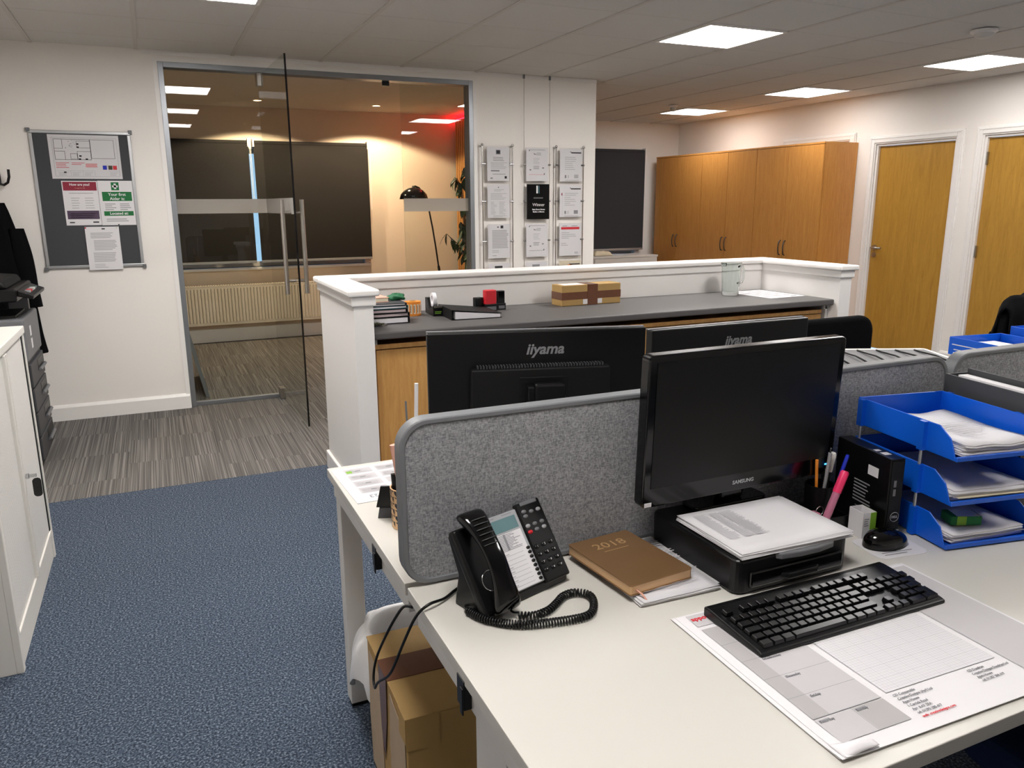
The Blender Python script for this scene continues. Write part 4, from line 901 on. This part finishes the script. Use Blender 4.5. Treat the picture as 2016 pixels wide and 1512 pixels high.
kbd = thing('keyboard', 'black full-size computer keyboard lying on the desk pad', 'keyboard', (1.037, .929, DZ+.005), R(-.3))
KW, KD = .428, .148
obj('case', MB().prism([(-KD/2, 0), (KD/2, 0), (KD/2, .018), (KD/2-.012, .019), (-KD/2+.012, .010), (-KD/2, .007)], -KW/2, KW/2, 'x'), 'black', kbd, bevel=.003, seg=2)
slope = math.atan2(.011, KD-.024); keys = {}
def kcap(x, y, w, d=.0145):
    k = (round(w, 4), round(d, 4)); z = .0105+(y+KD/2-.012)*math.tan(slope)
    if k not in keys:
        e = .0013; a, b = k[0]/2, k[1]/2
        q = MB().add([(-a, -b, 0), (a, -b, 0), (a, b, 0), (-a, b, 0), (-a+e, -b+e, .0062), (a-e, -b+e, .0062), (a-e, b-e, .0062), (-a+e, b-e, .0062)], [(4, 5, 6, 7), (0, 1, 5, 4), (1, 2, 6, 5), (2, 3, 7, 6), (3, 0, 4, 7)])
        keys[k] = obj('key', q, 'key_black', kbd, bevel=.0007, seg=1, loc=(x, y, z), rot=(slope, 0, 0))
    else: share(keys[k], kbd, (x, y, z), (slope, 0, 0))
u_ = .0184; xs = -KW/2+.012; ys = [-.058, -.0402, -.0224, -.0046, .0132, .036]
def row(r, ws, x0=0.):
    x = xs+x0*u_
    for w in ws:
        if w > 0: kcap(x+w*u_/2, ys[r], w*u_-.0022)
        x += abs(w)*u_
row(0, [1.25, 1.25, 1.25, 6.25, 1.25, 1.25, 1.25, 1.25, -.25, 1, 1, 1, -.25, 2, 1]); row(1, [1.25]+[1]*11+[2.75, -1.25, 1, -1.25, 1, 1, 1]); row(2, [1.75]+[1]*12+[1.25, -3.5, 1, 1, 1]); row(3, [1.5]+[1]*12+[1.5, -.25, 1, 1, 1, -.25, 1, 1, 1, 1]); row(4, [1]*13+[2, -.25, 1, 1, 1, -.25, 1, 1, 1, 1])
row(5, [1, -1, 1, 1, 1, 1, -.5, 1, 1, 1, 1, -.5, 1, 1, 1, 1, -.25, 1, 1, 1])
kcap(xs+21.75*u_, ys[1]-.009, u_-.0022, .031); kcap(xs+21.75*u_, ys[2]+.009, u_-.0022, .031)
# --- mini PC, tidy, mouse etc.
t = thing('mini_computer', 'black upright mini computer with white label beside the blue trays', 'computer', (1.388, 1.108, DZ), R(-11))
obj('case', B(0, .036, 0, .18, .002, .182), 'black', t, bevel=.002); obj('feet', MB().box(.004, .032, .01, .03, 0, .003).box(.004, .032, .15, .17, 0, .003), 'black_matt', t)
obj('front_panel', B(.003, .033, -.003, 0, .006, .178), 'black_matt', t, bevel=.001); obj('label', B(-.0007, 0, .035, .068, .128, .150), 'paper', t)
gv = MB()
for k in range(9): gv.box(.005, .031, -.0042, -.003, .012+k*.005, .0145+k*.005)
obj('vent', gv, 'black', t)
obj('port', MB().box(.010, .016, -.0036, -.003, .10, .115).box(.010, .016, -.0036, -.003, .12, .135), 'mid_grey', t)
FM2 = frame((.019, -.0044, .052), (1, 0, 0), (0, 0, 1)); rg = MB(); rg.M = FM2; rg.tube([(.0105*math.cos(a), .0105*math.sin(a), 0) for a in [k*math.pi/14 for k in range(28)]], .0006, 6, closed=True); obj('logo_ring', rg, 'silver_plastic', t)
text('logo', 'DELL', .0068, 'silver_plastic', t, FM2, bold=.0003)
SM = frame((-.0004, .12, .02), (0, -1, 0), (0, 0, 1)); P = pr(SM); P.lines(.01, .07, .035, .09, 7, 0, .4, .5, 3); P.lines(.02, .07, .0, .03, 4, 0, .3, .3, 4); obj('regulatory_print', P, ['ink_grey'], t)
P = pr(frame((.004, .02, .182), (1, 0, 0), (0, 1, 0))); P.rect(.004, .022, .01, .028, 0); P.rect(.004, .018, .038, .05, 0); obj('top_stickers', P, ['paper2'], t)
td = thing('desk_tidy', 'black desk organiser holding pens next to the mini computer', 'organiser', (1.31, 1.232, DZ), R(-6))
obj('tray', MB().box(-.075, .055, -.05, .045, 0, .003).box(-.075, -.072, -.05, .045, .003, .035).box(.052, .055, -.05, .045, .003, .035).box(-.072, .052, -.05, -.047, .003, .035).box(-.072, .052, .042, .045, .003, .035), 'black', td)
obj('pen_pot', MB().lathe([(0, .003), (.032, .003), (.033, .095), (.0305, .095), (.03, .006), (0, .006)], (.018, .008, 0), 28), 'black', td, smooth=40)
def pen(name, lab, p0, p1, r, m_, cap=None, capf=.4, cat='pen', tip=None, group='pens in the desk tidy'):
    p0, p1 = Vector(p0), Vector(p1); L = (p1-p0).length; rot = (p1-p0).to_track_quat('Z', 'Y').to_euler()
    t = thing(name, lab, cat, p0, 0, group, rot=rot)
    obj('barrel', MB().cyl((0, 0, 0), (0, 0, L*(1-(capf if cap else 0))), r, 12), m_, t, smooth=40)
    if cap: obj('cap', MB().lathe([(0, 0), (r*1.12, 0), (r*1.12, L*capf-.004), (r*.8, L*capf), (0, L*capf)], (0, 0, L*(1-capf)), 12), cap, t, smooth=40)
    if tip: obj('clicker', MB().cyl((0, 0, L), (0, 0, L+.012), r*.5, 8), tip, t, smooth=40)
pen('highlighter', 'pink highlighter with bright pink cap leaning out of the desk tidy', (1.292, 1.187, .735+.012), (1.337, 1.18, .872), .0085, 'pink_pale', 'pink', .38, 'highlighter')
pen('ballpoint_pen', 'ballpoint pen with a blue cap standing in the desk tidy', (1.345, 1.232, .74), (1.374, 1.21, .895), .004, 'paper2', 'blue_pen', .36)
pen('marker_pen', 'black marker pen with a white band in the desk tidy', (1.335, 1.245, .74), (1.345, 1.225, .90), .007, 'black', 'off_white', .28, 'marker')
pen('pencil', 'orange pencil standing in the desk tidy', (1.325, 1.24, .74), (1.308, 1.235, .885), .0035, 'orange')
pen('ballpoint_pen', 'silver click pen standing in the desk tidy', (1.33, 1.235, .74), (1.325, 1.215, .905), .004, 'silver_plastic', tip='chrome')
pen('antenna', 'thin dark antenna standing tall behind the mini computer', (1.352, 1.25, .74), (1.392, 1.298, .97), .004, 'black')  # a thin antenna, only built with the pen function
t = thing('key_bunch', 'bunch of keys with a pink fob in the front of the desk tidy', 'keys', (1.262, 1.20, DZ+.036)); obj('fob', MB().rbox(-.03, .025, -.012, .012, 0, .012, .005), 'pink_pale', t, bevel=.003)
obj('key_ring', MB().tube([(.03+.011*math.cos(a), 0, .008+.011*math.sin(a)+.004) for a in [k*math.pi/10 for k in range(20)]], .0012, 6, closed=True), 'chrome', t, smooth=True); obj('key_blade', MB().box(-.045, -.032, -.01, .005, .0, .010).box(.03, .05, -.016, -.008, 0, .003), 'mid_grey', t)
t = thing('carton', 'small open white and green box in front of the mini computer', 'box', (1.345, 1.127, DZ), R(-8))
obj('walls', MB().box(0, .001, 0, .045, 0, .06).box(.032, .033, 0, .045, 0, .06).box(0, .033, 0, .001, 0, .06).box(0, .033, .044, .045, 0, .06).box(0, .033, 0, .045, 0, .001), 'paper', t); obj('green_side', B(.0331, .0336, .0, .045, .0, .06), 'lime', t); obj('green_front', B(.018, .033, -.0006, 0, 0, .06), 'lime', t); P = pr(WALLF(0, -.0002, 0)); P.lines(.002, .015, .03, .05, 4, 0, .4); obj('print', P, ['ink_grey'], t)
t = thing('mouse_mat', 'small pale rounded card mat under the mouse', 'mat', (1.30, 1.035, DZ), R(-8)); obj('card', MB().rbox(0, .125, 0, .1, 0, .0014, .02), 'paper2', t); P = pr(frame((0, 0, .0014), (1, 0, 0), (0, 1, 0))); P.lines(.02, .1, .012, .03, 2, 0, .35); obj('print', P, ['ink_grey'], t)
def mouse_fn(u, v):
    a = u*2*math.pi; x = math.cos(a); y = math.sin(a); s = v
    r = math.sin(s*math.pi/2); hgt = math.cos(s*math.pi/2)
    X = .053*x*r; Y = (.033-.006*max(0, x)*r)*y*r*(1-.12*math.exp(-((x-.1)*4)**2)*abs(y)); return (X, Y, .036*hgt**.75*(1-.18*x*r)+.002)
t = thing('computer_mouse', 'black computer mouse on its mat in front of the mini computer', 'mouse', (1.365, 1.083, DZ+.0015), R(-8)); obj('shell', MB().grid(mouse_fn, 28, 10, True), 'black_gloss', t, smooth=True); obj('base', MB().prism([(.051*math.cos(a), .031*math.sin(a)*(1-.1*max(0, math.cos(a)))) for a in [k*math.pi/12 for k in range(24)]], 0, .003, 'z'), 'black', t)
obj('scroll_wheel', (lambda m: (m.tube([(.028, -.003, .026), (.028, .003, .026)], .006, 12), m)[1])(MB()), 'mid_grey', t, smooth=40); obj('red_edge', MB().tube([(-.045, -.011, .003), (-.04, -.019, .003), (-.03, -.025, .003)], .001, 6), 'red', t)
# --- blue trays
tr = thing('letter_tray_stack', 'three blue plastic letter trays stacked on metal rods', 'letter trays', (1.455, 1.012, DZ), R(-10))
TW, TD, TH = .24, .305, .065
def tray_mesh():
    m = MB(); th_ = .003; m.box(0, TW, 0, TD, 0, th_); m.box(0, TW, TD-th_, TD, th_, TH)
    for x in (0, TW-th_): m.prism([(.0, 0), (TD, 0), (TD, TH), (.05, TH), (.018, TH-.02), (0, .004)], x, x+th_, 'x')
    m.box(0, TW, -.004, .002, 0, .01); return m
tzs = (.003, .1, .197); tm = None
for z in tzs:
    if tm is None: tm = obj('tray', tray_mesh(), 'blue_plastic', tr, bevel=.0012, seg=1, loc=(0, 0, z))
    else: share(tm, tr, (0, 0, z))
for x in (-.004, TW+.004):
    for y in (.09, TD-.02): obj('support_rod', MB().cyl((x, y, 0), (x, y, .235), .0032, 8), 'alu', tr, smooth=40); [obj('rod_socket', B(x-.006, x+.006, y-.008, y+.008, z, z+.064), 'blue_plastic', tr) for z in tzs]
ca, sa = math.cos(R(-10)), math.sin(R(-10))
def tw_(x, y, z): return (1.455+x*ca-y*sa, 1.012+x*sa+y*ca, DZ+z)
for k, z in enumerate(tzs):
    t, zz = stack('paper_pile', ('papers with a green box on them in the bottom blue tray', 'papers and a yellow sheet in the middle blue tray', 'curling white papers heaped in the top blue tray')[k], tw_(.115, .135, z+.004), -10+(2, -1, 1)[k], .195, .25, 7, .003, jit=.006, seed=20+k, curl=(.008, .006, .02)[k])
    if k == 2: P = pr(frame((-.04, -.1, zz+.006), (1, 0, 0), (0, 1, 0)), .003); P.lines(.0, .1, .02, .12, 9, 0, .3, .6, 4); obj('print', P, ['ink_light'], t)
    if k == 1: obj('yellow_sheet', B(-.09, .09, -.135, .08, .0095, .0102), 'cream', t)
t = thing('carton', 'small flat green box lying on papers in the bottom blue tray', 'box', tw_(.09, .055, .034), R(-25)); obj('carton', B(-.033, .033, -.021, .021, 0, .02), 'green_sign', t, bevel=.001); obj('lime_end', B(-.02, .0, -.0215, -.021, 0, .02), 'lime', t); obj('top_print', B(-.02, .03, -.019, .019, .02, .0204), 'off_white', t)
# black magazine file and the white item behind
t = thing('document_file', 'black cardboard file box holding white papers behind the blue trays', 'file box', (1.768, 1.285, DZ), R(-10))
obj('shell', MB().box(0, .004, -.24, .0, 0, .3).box(.066, .07, -.24, .0, 0, .31).box(.004, .066, -.004, 0, 0, .30).box(.004, .066, -.24, -.236, 0, .26).box(.004, .066, -.236, -.004, 0, .004), 'dark_grey', t); obj('papers', B(.03, .058, -.23, -.01, .004, .297), 'paper', t)
t = thing('tape_roll', 'small white roll lying on the file at the right edge', 'tape', (1.86, 1.06, .96)); q = MB().lathe([(.014, 0), (.028, 0), (.028, .025), (.014, .025), (.014, 0)]); obj('roll', q, 'off_white', t, smooth=40); obj('stand', B(-.02, .02, -.02, .02, -.23, 0), 'dark_grey', t)
# --- far side of the screen
def back_monitor(lab, cx, cy, rz, zt):
    t = thing('monitor', lab, 'monitor', (cx, cy, DZ), R(rz), 'computer monitors'); z1 = zt-DZ; z0 = z1-.325; w = .265
    obj('stand_base', MB().rbox(-.12, .12, -.09, .1, 0, .012, .02), 'black', t, bevel=.002); obj('stand_neck', B(-.035, .035, -.06, -.03, .012, z0+.2), 'black', t, bevel=.004)
    h = obj('housing', B(-w, w, -.012, .018, z0, z1), 'black', t, bevel=.003); obj('screen_panel', B(-w+.01, w-.01, .018, .019, z0+.02, z1-.01), 'screen_black', h); obj('top_edge', B(-w, w, .004, .019, z1, z1+.0015), 'mid_grey', h)
    obj('back_bulge', MB().prism([(-.165, z1-.085), (.17, z1-.085), (.175, z0+.02), (-.17, z0+.02)], -.038, -.012, 'y'), 'black_matt', h, bevel=.004)
    gv = MB()
    for k in range(44): gv.box(-.15+k*.007, -.1465+k*.007, -.033, -.012, z1-.084, z1-.078)
    obj('vent_row', gv, 'dark_grey', h); obj('mount_plate', B(-.05, .065, -.042, -.038, z1-.21, z1-.105), 'black', h, bevel=.002); obj('stand_head', B(-.02, .055, -.072, -.042, z1-.23, z1-.117), 'black', h, bevel=.006)
    text('logo', 'iiyama', .036, 'logo_grey', h, frame((.015, -.0125, z1-.045), (1, 0, 0), (0, 0, 1)), shear=.25, bold=.0009, sx=1.02)
back_monitor('black monitor seen from behind, left one beyond the grey divider', .815, 1.652, -15.5, 1.155); back_monitor('black monitor seen from behind, partly hidden by the glossy monitor', 1.40, 1.655, .6, 1.131)
t = thing('wall_calendar', 'white 2023 calendar sheet lying on the far desk corner', 'calendar', (.395, 1.80, DZ+.0005), R(2)); obj('sheet', B(0, .30, 0, .27, 0, .0012), 'paper', t)
P = pr(frame((0, 0, .0012), (1, 0, 0), (0, 1, 0)))
P.rect(.012, .288, .012, .0128, 1); P.rect(.012, .0128, .012, .26, 1)
for i in range(3):
    for j in range(4):
        a, b = .028+i*.088, .06+j*.052; P.rect(a, a+.076, b, b+.042, 0); P.lines(a+.006, a+.07, b+.008, b+.036, 4, 1, .3, .3, i+4*j); P.rect(a+.03, a+.045, b+.018, b+.024, 2, .0001)
P.rect(.032, .048, .222, .242, 3, .0002); obj('print', P, ['pad_grey', 'ink_light', 'ink_grey', 'lime'], t)
text('year', '2023', .026, 'ink_grey', t, frame((.065, .035, .0016), (-1, 0, 0), (0, -1, 0)))
t = thing('pen_cup', 'gold and black triangle patterned pen cup on the far desk', 'pen cup', (.472, 1.625, DZ)); obj('cup', MB().lathe([(0, .001), (.038, .001), (.04, .095), (.037, .095), (.036, .005), (0, .005)], n=32), 'gilt', t, smooth=40)
q = MB()
for r in range(6):
    for k in range(14):
        a0 = 2*math.pi*(k+.5*(r % 2))/14; a1 = a0+2*math.pi/14*.85; z0 = .006+r*.015; f = lambda a, z: ((.0386+.002*z/.095)*math.cos(a), (.0386+.002*z/.095)*math.sin(a), z)
        q.add([f(a0, z0+.013), f(a1, z0+.013), f(a1, z0)], [(0, 2, 1)]); q.f[-1] = [len(q.v)-3, len(q.v)-2, len(q.v)-1]
obj('triangle', q, 'ink', t)
t = thing('bulldog_clip', 'large black bulldog clip leaning on the patterned pen cup', 'clip', (.437, 1.69, DZ), R(-20)); t.scale = (.75, .75, .75); obj('jaw', MB().prism([(-.03, .035), (.03, .035), (.014, .105), (-.014, .105)], -.004, .004, 'y'), 'black', t, bevel=.002); obj('second_jaw', MB().prism([(-.026, .0), (.026, .0), (.03, .034), (-.02, .034)], -.008, .006, 'y'), 'dark_grey', t, bevel=.002)
G2 = 'pens in the patterned cup'
pen('scissors', 'black handled scissors in the patterned pen cup', (.455, 1.63, .74), (.452, 1.65, .85), .011, 'black', cat='scissors', group=G2)
pen('ruler', 'salmon pink ruler strip standing in the patterned pen cup', (.468, 1.615, .74), (.445, 1.63, .925), .009, 'salmon', cat='ruler', group=G2)
pen('pencil', 'white pencil standing tall above the grey divider', (.49, 1.63, .74), (.503, 1.63, 1.06), .0045, 'paper', group=G2); pen('pencil', 'thin grey needle-like pen beside the tall white pencil', (.48, 1.62, .74), (.477, 1.63, 1.022), .0022, 'mid_grey', group=G2)
# printer behind the divider
t = thing('desktop_printer', 'white and grey desktop printer with ribbed top behind the grey divider', 'printer', (1.86, 1.50, DZ+.001), R(-24)); obj('body', MB().rbox(-.2, .22, -.05, .27, 0, .24, .02), 'off_white', t, bevel=.006); obj('top_rim', MB().rbox(-.2, .22, -.05, .27, .24, .27, .02), 'trimwhite', t, bevel=.006); obj('output_tray', B(-.17, .19, -.03, .22, .27, .275), 'mid_grey', t, bevel=.002)
rb = None
for k in range(6):
    q = MB().tube([(0, -.02, .278), (0, .08, .283), (0, .15, .279), (0, .20, .277)], .0028, 6)
    if rb is None: rb = obj('rib', q, 'black', t, smooth=True, loc=(-.14+k*.058, 0, 0))
    else: share(rb, t, (-.14+k*.058, 0, 0))
# second blue trays behind second screen
t = thing('letter_tray_stack', 'blue letter trays with papers showing above the right divider', 'letter trays', (2.60, 1.62, DZ-.03), R(-8))
for z in tzs[1:]: share(tm, t, (0, 0, z))
q = MB().rbox(.1, .34, .1, .3, .197, .27, .01); obj('upper_tray', tray_mesh(), 'blue_plastic', t, bevel=.0012, seg=1, loc=(.26, -.02, .225)); obj('lower_frame', B(.26, .5, -.02, .28, .031, .224), 'blue_plastic', t)
for x in (-.004, TW+.004): obj('support_rod', MB().cyl((x, .15, .03), (x, .15, .22), .0032, 8), 'alu', t)
stack('paper_pile', 'white sheets sticking out of the blue trays at the right edge', (2.725, 1.76, DZ+.1715), -8, .2, .26, 12, .003, seed=31)

# ================================================================== CHAIRS
def chair(lab, x, y, rz, seat_m='black_fabric', zt=.95, bw=.23, group='office swivel chairs'):
    t = thing('office_chair', lab, 'chair', (x, y, 0), R(rz), group)
    for k in range(5):
        a = k*2*math.pi/5+.3; l = obj('base_arm', MB().tube([(0, 0, .10), (.28*math.cos(a), .28*math.sin(a), .075)], [.025, .016], 8), 'black', t, smooth=40)
        obj('castor', MB().cyl((.28*math.cos(a)-.012*math.sin(a), .28*math.sin(a)+.012*math.cos(a), .028), (.28*math.cos(a)+.012*math.sin(a), .28*math.sin(a)-.012*math.cos(a), .028), .028, 14), 'black', l, smooth=40)
    obj('gas_lift', MB().cyl((0, 0, .09), (0, 0, .43), .025, 14), 'black', t, smooth=40)
    obj('seat', MB().rbox(-.24, .24, -.23, .23, .43, .50, .08), seat_m, t, bevel=.025, seg=3)
    def bf(u, v):
        xx = (u-.5)*2; return (bw*xx, .215+.045*(1-xx*xx)+.05*v, .56+v*(zt-.56))
    bk = MB().prism(rrect(-bw, bw, .56, zt, .075, 8), .2, .25, 'y'); obj('backrest', bk, seat_m, t, bevel=.018, seg=3)
    obj('back_bar', MB().tube([(0, .1, .42), (0, .26, .44), (0, .275, .58), (0, .262, .7)], .018, 8), 'black', t, smooth=True)
    return t
chair('black office chair beyond the hidden monitor, its back against the oak door', 2.70, 2.30, 0); chair('black office chair at the far right with a jacket over it', 4.12, 2.35, 10, zt=.93)
def jk(u, v):
    a = (u-.5)*2; prof = [(-.285, .46), (-.275, .75), (-.25, .93), (-.22, .975), (-.19, .93), (-.17, .75)]
    i = min(int(v*5), 4); f = v*5-i; p = (prof[i][0]*(1-f)+prof[i+1][0]*f, prof[i][1]*(1-f)+prof[i+1][1]*f)
    shoulder = .05*abs(a)**3*(1 if p[1] > .8 else 0)
    return (a*(.235+.05*(.98-p[1]))+.008*math.sin(v*20), -p[0]+.012*math.sin(a*9+v*3), p[1]-shoulder+.006*math.sin(a*7))
o = obj('jacket', MB().grid(jk, 24, 20), 'black_fabric', smooth=True, solid=.012, loc=(4.12, 2.35, 0), rot=(0, 0, R(10))); tag(o, 'black jacket draped over the chair at the far right', 'jacket')
chair('dark blue office chair tucked under the near desk at the lower right', 1.52, .62, 180, 'navy', zt=.68, group='office swivel chairs')

# ================================================================== LEFT SIDE: tambour cupboard, copier, coat
t = thing('tambour_cupboard', 'cream metal tambour cupboard with sliding doors at the left edge', 'cupboard', (-.508, 2.66, 0))
obj('carcass', MB().box(-.47, -.02, 0, .02, 0, .955).box(-.47, -.02, .93, .95, 0, .955).box(-.47, -.45, .02, .93, .1, .955).box(-.45, -.02, .02, .93, .09, .11).box(-.02, 0, .0, .03, 0, .955).box(-.02, 0, .92, .95, 0, .955), 'off_white', t, bevel=.002)
obj('top_panel', B(-.475, .004, -.004, .956, .955, .985), 'off_white', t, bevel=.003); obj('plinth', MB().box(-.46, -.006, .03, .92, 0, .105).box(-.02, .0, .03, .92, .105, .125), 'off_white', t, bevel=.002)
for s in (0, 1):
    a, b = ((.034, .468), (.478, .905))[s]; mb = MB(); n = int((b-a)/.0155); st = (b-a)/n
    for k in range(n): mb.prism([(-.022, a+k*st+.0006), (-.008, a+k*st+.0012), (-.006, a+k*st+.004), (-.006, a+(k+1)*st-.004), (-.008, a+(k+1)*st-.0012), (-.022, a+(k+1)*st-.0006)], .126, .952, 'z')
    d = obj('tambour_door', mb, 'white_metal', t); obj('pull_bar', B(-.012, .006, (b-.02 if s == 0 else a), (b if s == 0 else a+.02), .126, .95), 'off_white', d, bevel=.003)
obj('side_channel', B(-.016, -.003, .905, .918, .126, .952), 'black', t)
lk = obj('lock', MB().cyl((.006, .492, .50), (.016, .492, .50), .01, 12), 'chrome', t); obj('key', MB().box(.016, .04, .489, .495, .494, .506), 'chrome', lk); obj('key_tag', MB().rbox(.024, .052, .488, .492, .42, .49, .012, 'y'), 'black_gloss', lk)
t = thing('photocopier', 'dark grey floor-standing photocopier beyond the cream cupboard', 'photocopier', (-.69, 4.88, 0))
obj('body', MB().box(-.54, 0, 0, .56, .03, .62), 'dark_grey', t, bevel=.008); obj('upper_body', MB().box(-.54, .012, 0, .56, .62, .855), 'mid_grey', t, bevel=.012, seg=3); obj('plinth', B(-.52, -.03, .03, .53, 0, .03), 'black', t)
for k, z in enumerate((.05, .19, .33, .47)):
    d = obj('paper_drawer', B(0, .014, .02, .54, z, z+.13), 'dark_grey', t, bevel=.004); obj('drawer_recess', B(.014, .0155, .28, .50, z+.055, z+.115), 'black', d); obj('drawer_grip', MB().prism([(.014, z+.05), (.034, z+.055), (.026, z+.068), (.014, z+.062)], .28, .50, 'y'), 'mid_grey', d, bevel=.002)
for y, z in ((.17, .74), (.17, .67)): obj('label', B(.0122, .0130, y, y+.05, z, z+.055), 'paper', t)
obj('output_bay', B(-.52, -.03, .06, .42, .855, .87), 'black', t); obj('bay_back', B(-.54, -.42, .0, .56, .855, .96), 'black', t); obj('support_post', MB().box(-.12, -.02, .50, .55, .855, .95).box(-.54, -.44, .0, .05, .855, .95), 'mid_grey', t)
obj('scanner_unit', B(-.54, .0, -.02, .57, .95, 1.02), 'black', t, bevel=.01); obj('document_feeder', MB().prism([(-.54, 1.022), (-.04, 1.022), (-.06, 1.06), (-.5, 1.10)], .0, .55, 'y'), 'black_matt', t, bevel=.012)
cp = obj('control_panel', MB().prism([(.0, .975), (.07, .958), (.075, .978), (.0, 1.01)], .02, .5, 'y'), 'black', t, bevel=.004)
for k in range(5): obj('panel_button', B(.02, .05, .10+k*.06, .135+k*.06, .985, 1.0), ('silver_plastic', 'red', 'silver_plastic', 'off_white', 'lcd')[k], cp)
# coat
def coat(u, v):
    a = u*2*math.pi; r = .045+.125*v**.8; f = 1+.13*math.sin(a*5+v*2)+.08*math.sin(a*9-v*4)
    return (r*math.cos(a)*f*1.05+.03*v*math.sin(v*5), .55*r*math.sin(a)*f, -.96*v+.012*math.sin(a*4)*v)
t = thing('black_coat', 'long black coat hanging from the hook beside the noticeboard', 'coat', (-.885, 5.915, 1.47))
obj('body', MB().grid(coat, 40, 20, True), 'black_fabric', t, smooth=True)
def sleeve(u, v):
    a = u*2*math.pi; r = .042+.012*math.sin(v*3); return (.10+.045*v+r*math.cos(a)*(1+.1*math.sin(a*3+v*6)), -.03+.8*r*math.sin(a), -.16-.5*v)
obj('sleeve', MB().grid(sleeve, 20, 12, True), 'black_fabric', t, smooth=True); obj('hanging_loop', MB().tube([(-.01, .0, -.01), (-.012, .02, .05), (.0, .05, .085), (.012, .02, .05), (.01, .0, -.01)], .004, 6), 'black_fabric', t, smooth=True)
def hook(lab, x, z):
    t = thing('coat_hook', lab, 'coat hook', (x, YG-.05, z), 0, 'black coat hooks'); obj('plate', MB().rbox(-.015, .015, -.005, 0, -.05, .04, .008, 'y'), 'black', t)
    obj('prong', MB().tube([(0, -.003, -.02), (.012, -.03, -.045), (.035, -.055, -.05), (.06, -.075, -.035), (.072, -.085, .0), (.074, -.088, .045)], .008, 10), 'black', t, smooth=True)
hook('curved black coat hook at the left edge above the black coat', -.86, 1.63); hook('black coat hook hidden under the collar of the black coat', -.93, 1.53)
# ================================================================== BOX AND BIN
t = thing('cardboard_box', 'worn brown cardboard box with torn tape standing under the desk', 'box', (.395, 1.44, 0), R(-1)); BX, BY, BZ = .40, .365, .362
obj('carton', B(0, BX, 0, BY, 0, BZ), 'cardboard', t, bevel=.003)
for y0, y1 in ((.0, .192), (.2, .365)): obj('flap', B(-.002, BX, y0, y1, BZ, BZ+.004), 'cardboard', t, bevel=.0015)
obj('packing_tape', MB().box(-.003, BX, .15, .245, BZ+.0042, BZ+.0052).prism([(.16, BZ+.005), (.235, BZ+.005), (.225, .2), (.2, .12), (.19, .17), (.17, .24)], -.0036, -.0026, 'x'), 'tape', t)
obj('corner_tape', MB().box(-.003, .06, -.003, .055, BZ+.0042, BZ+.0048).box(-.002, .075, -.0034, -.0024, BZ-.075, BZ+.0045).box(-.0034, -.0024, -.003, .05, BZ-.06, BZ+.0045), 'cardboard', t)
obj('torn_patch', MB().prism([(.01, .32), (.135, .345), (.15, .2), (.12, .01), (.008, .01)], -.0022, -.0012, 'x').prism([(.235, .33), (.34, .34), (.36, .15), (.35, .01), (.22, .02)], -.0022, -.0012, 'x').prism([(.1, .12), (.15, .16), (.14, .02), (.11, .03)], -.0022, -.0012, 'x'), 'torn', t)
t = thing('waste_bin', 'waste bin lined with a white plastic bag behind the cardboard box', 'bin', (.55, 1.945, 0)); obj('bucket', MB().lathe([(0, 0), (.085, 0), (.112, .29), (.109, .29), (.082, .006), (0, .006)], n=36), 'mid_grey', t, smooth=40)
def bagf(u, v):
    a = u*2*math.pi; rf = 1+.03*math.sin(a*11+v*4)+.025*math.sin(a*17)
    if v < .35: f = v/.35; return ((.096+.013*f)*math.cos(a)*.98, (.096+.013*f)*math.sin(a)*.98, .12+.18*f)
    f = (v-.35)/.65; r = (.114+.022*math.sin(f*2.2))*(rf if f > .1 else 1)*(1+.3*f*max(0, math.cos(a-R(205)))); return (r*math.cos(a), r*math.sin(a), .30+.035*math.sin(f*3.1)-.15*f*(1+.25*math.sin(a*5)))
obj('bag_liner', MB().grid(bagf, 72, 18), 'bag', t, smooth=True)
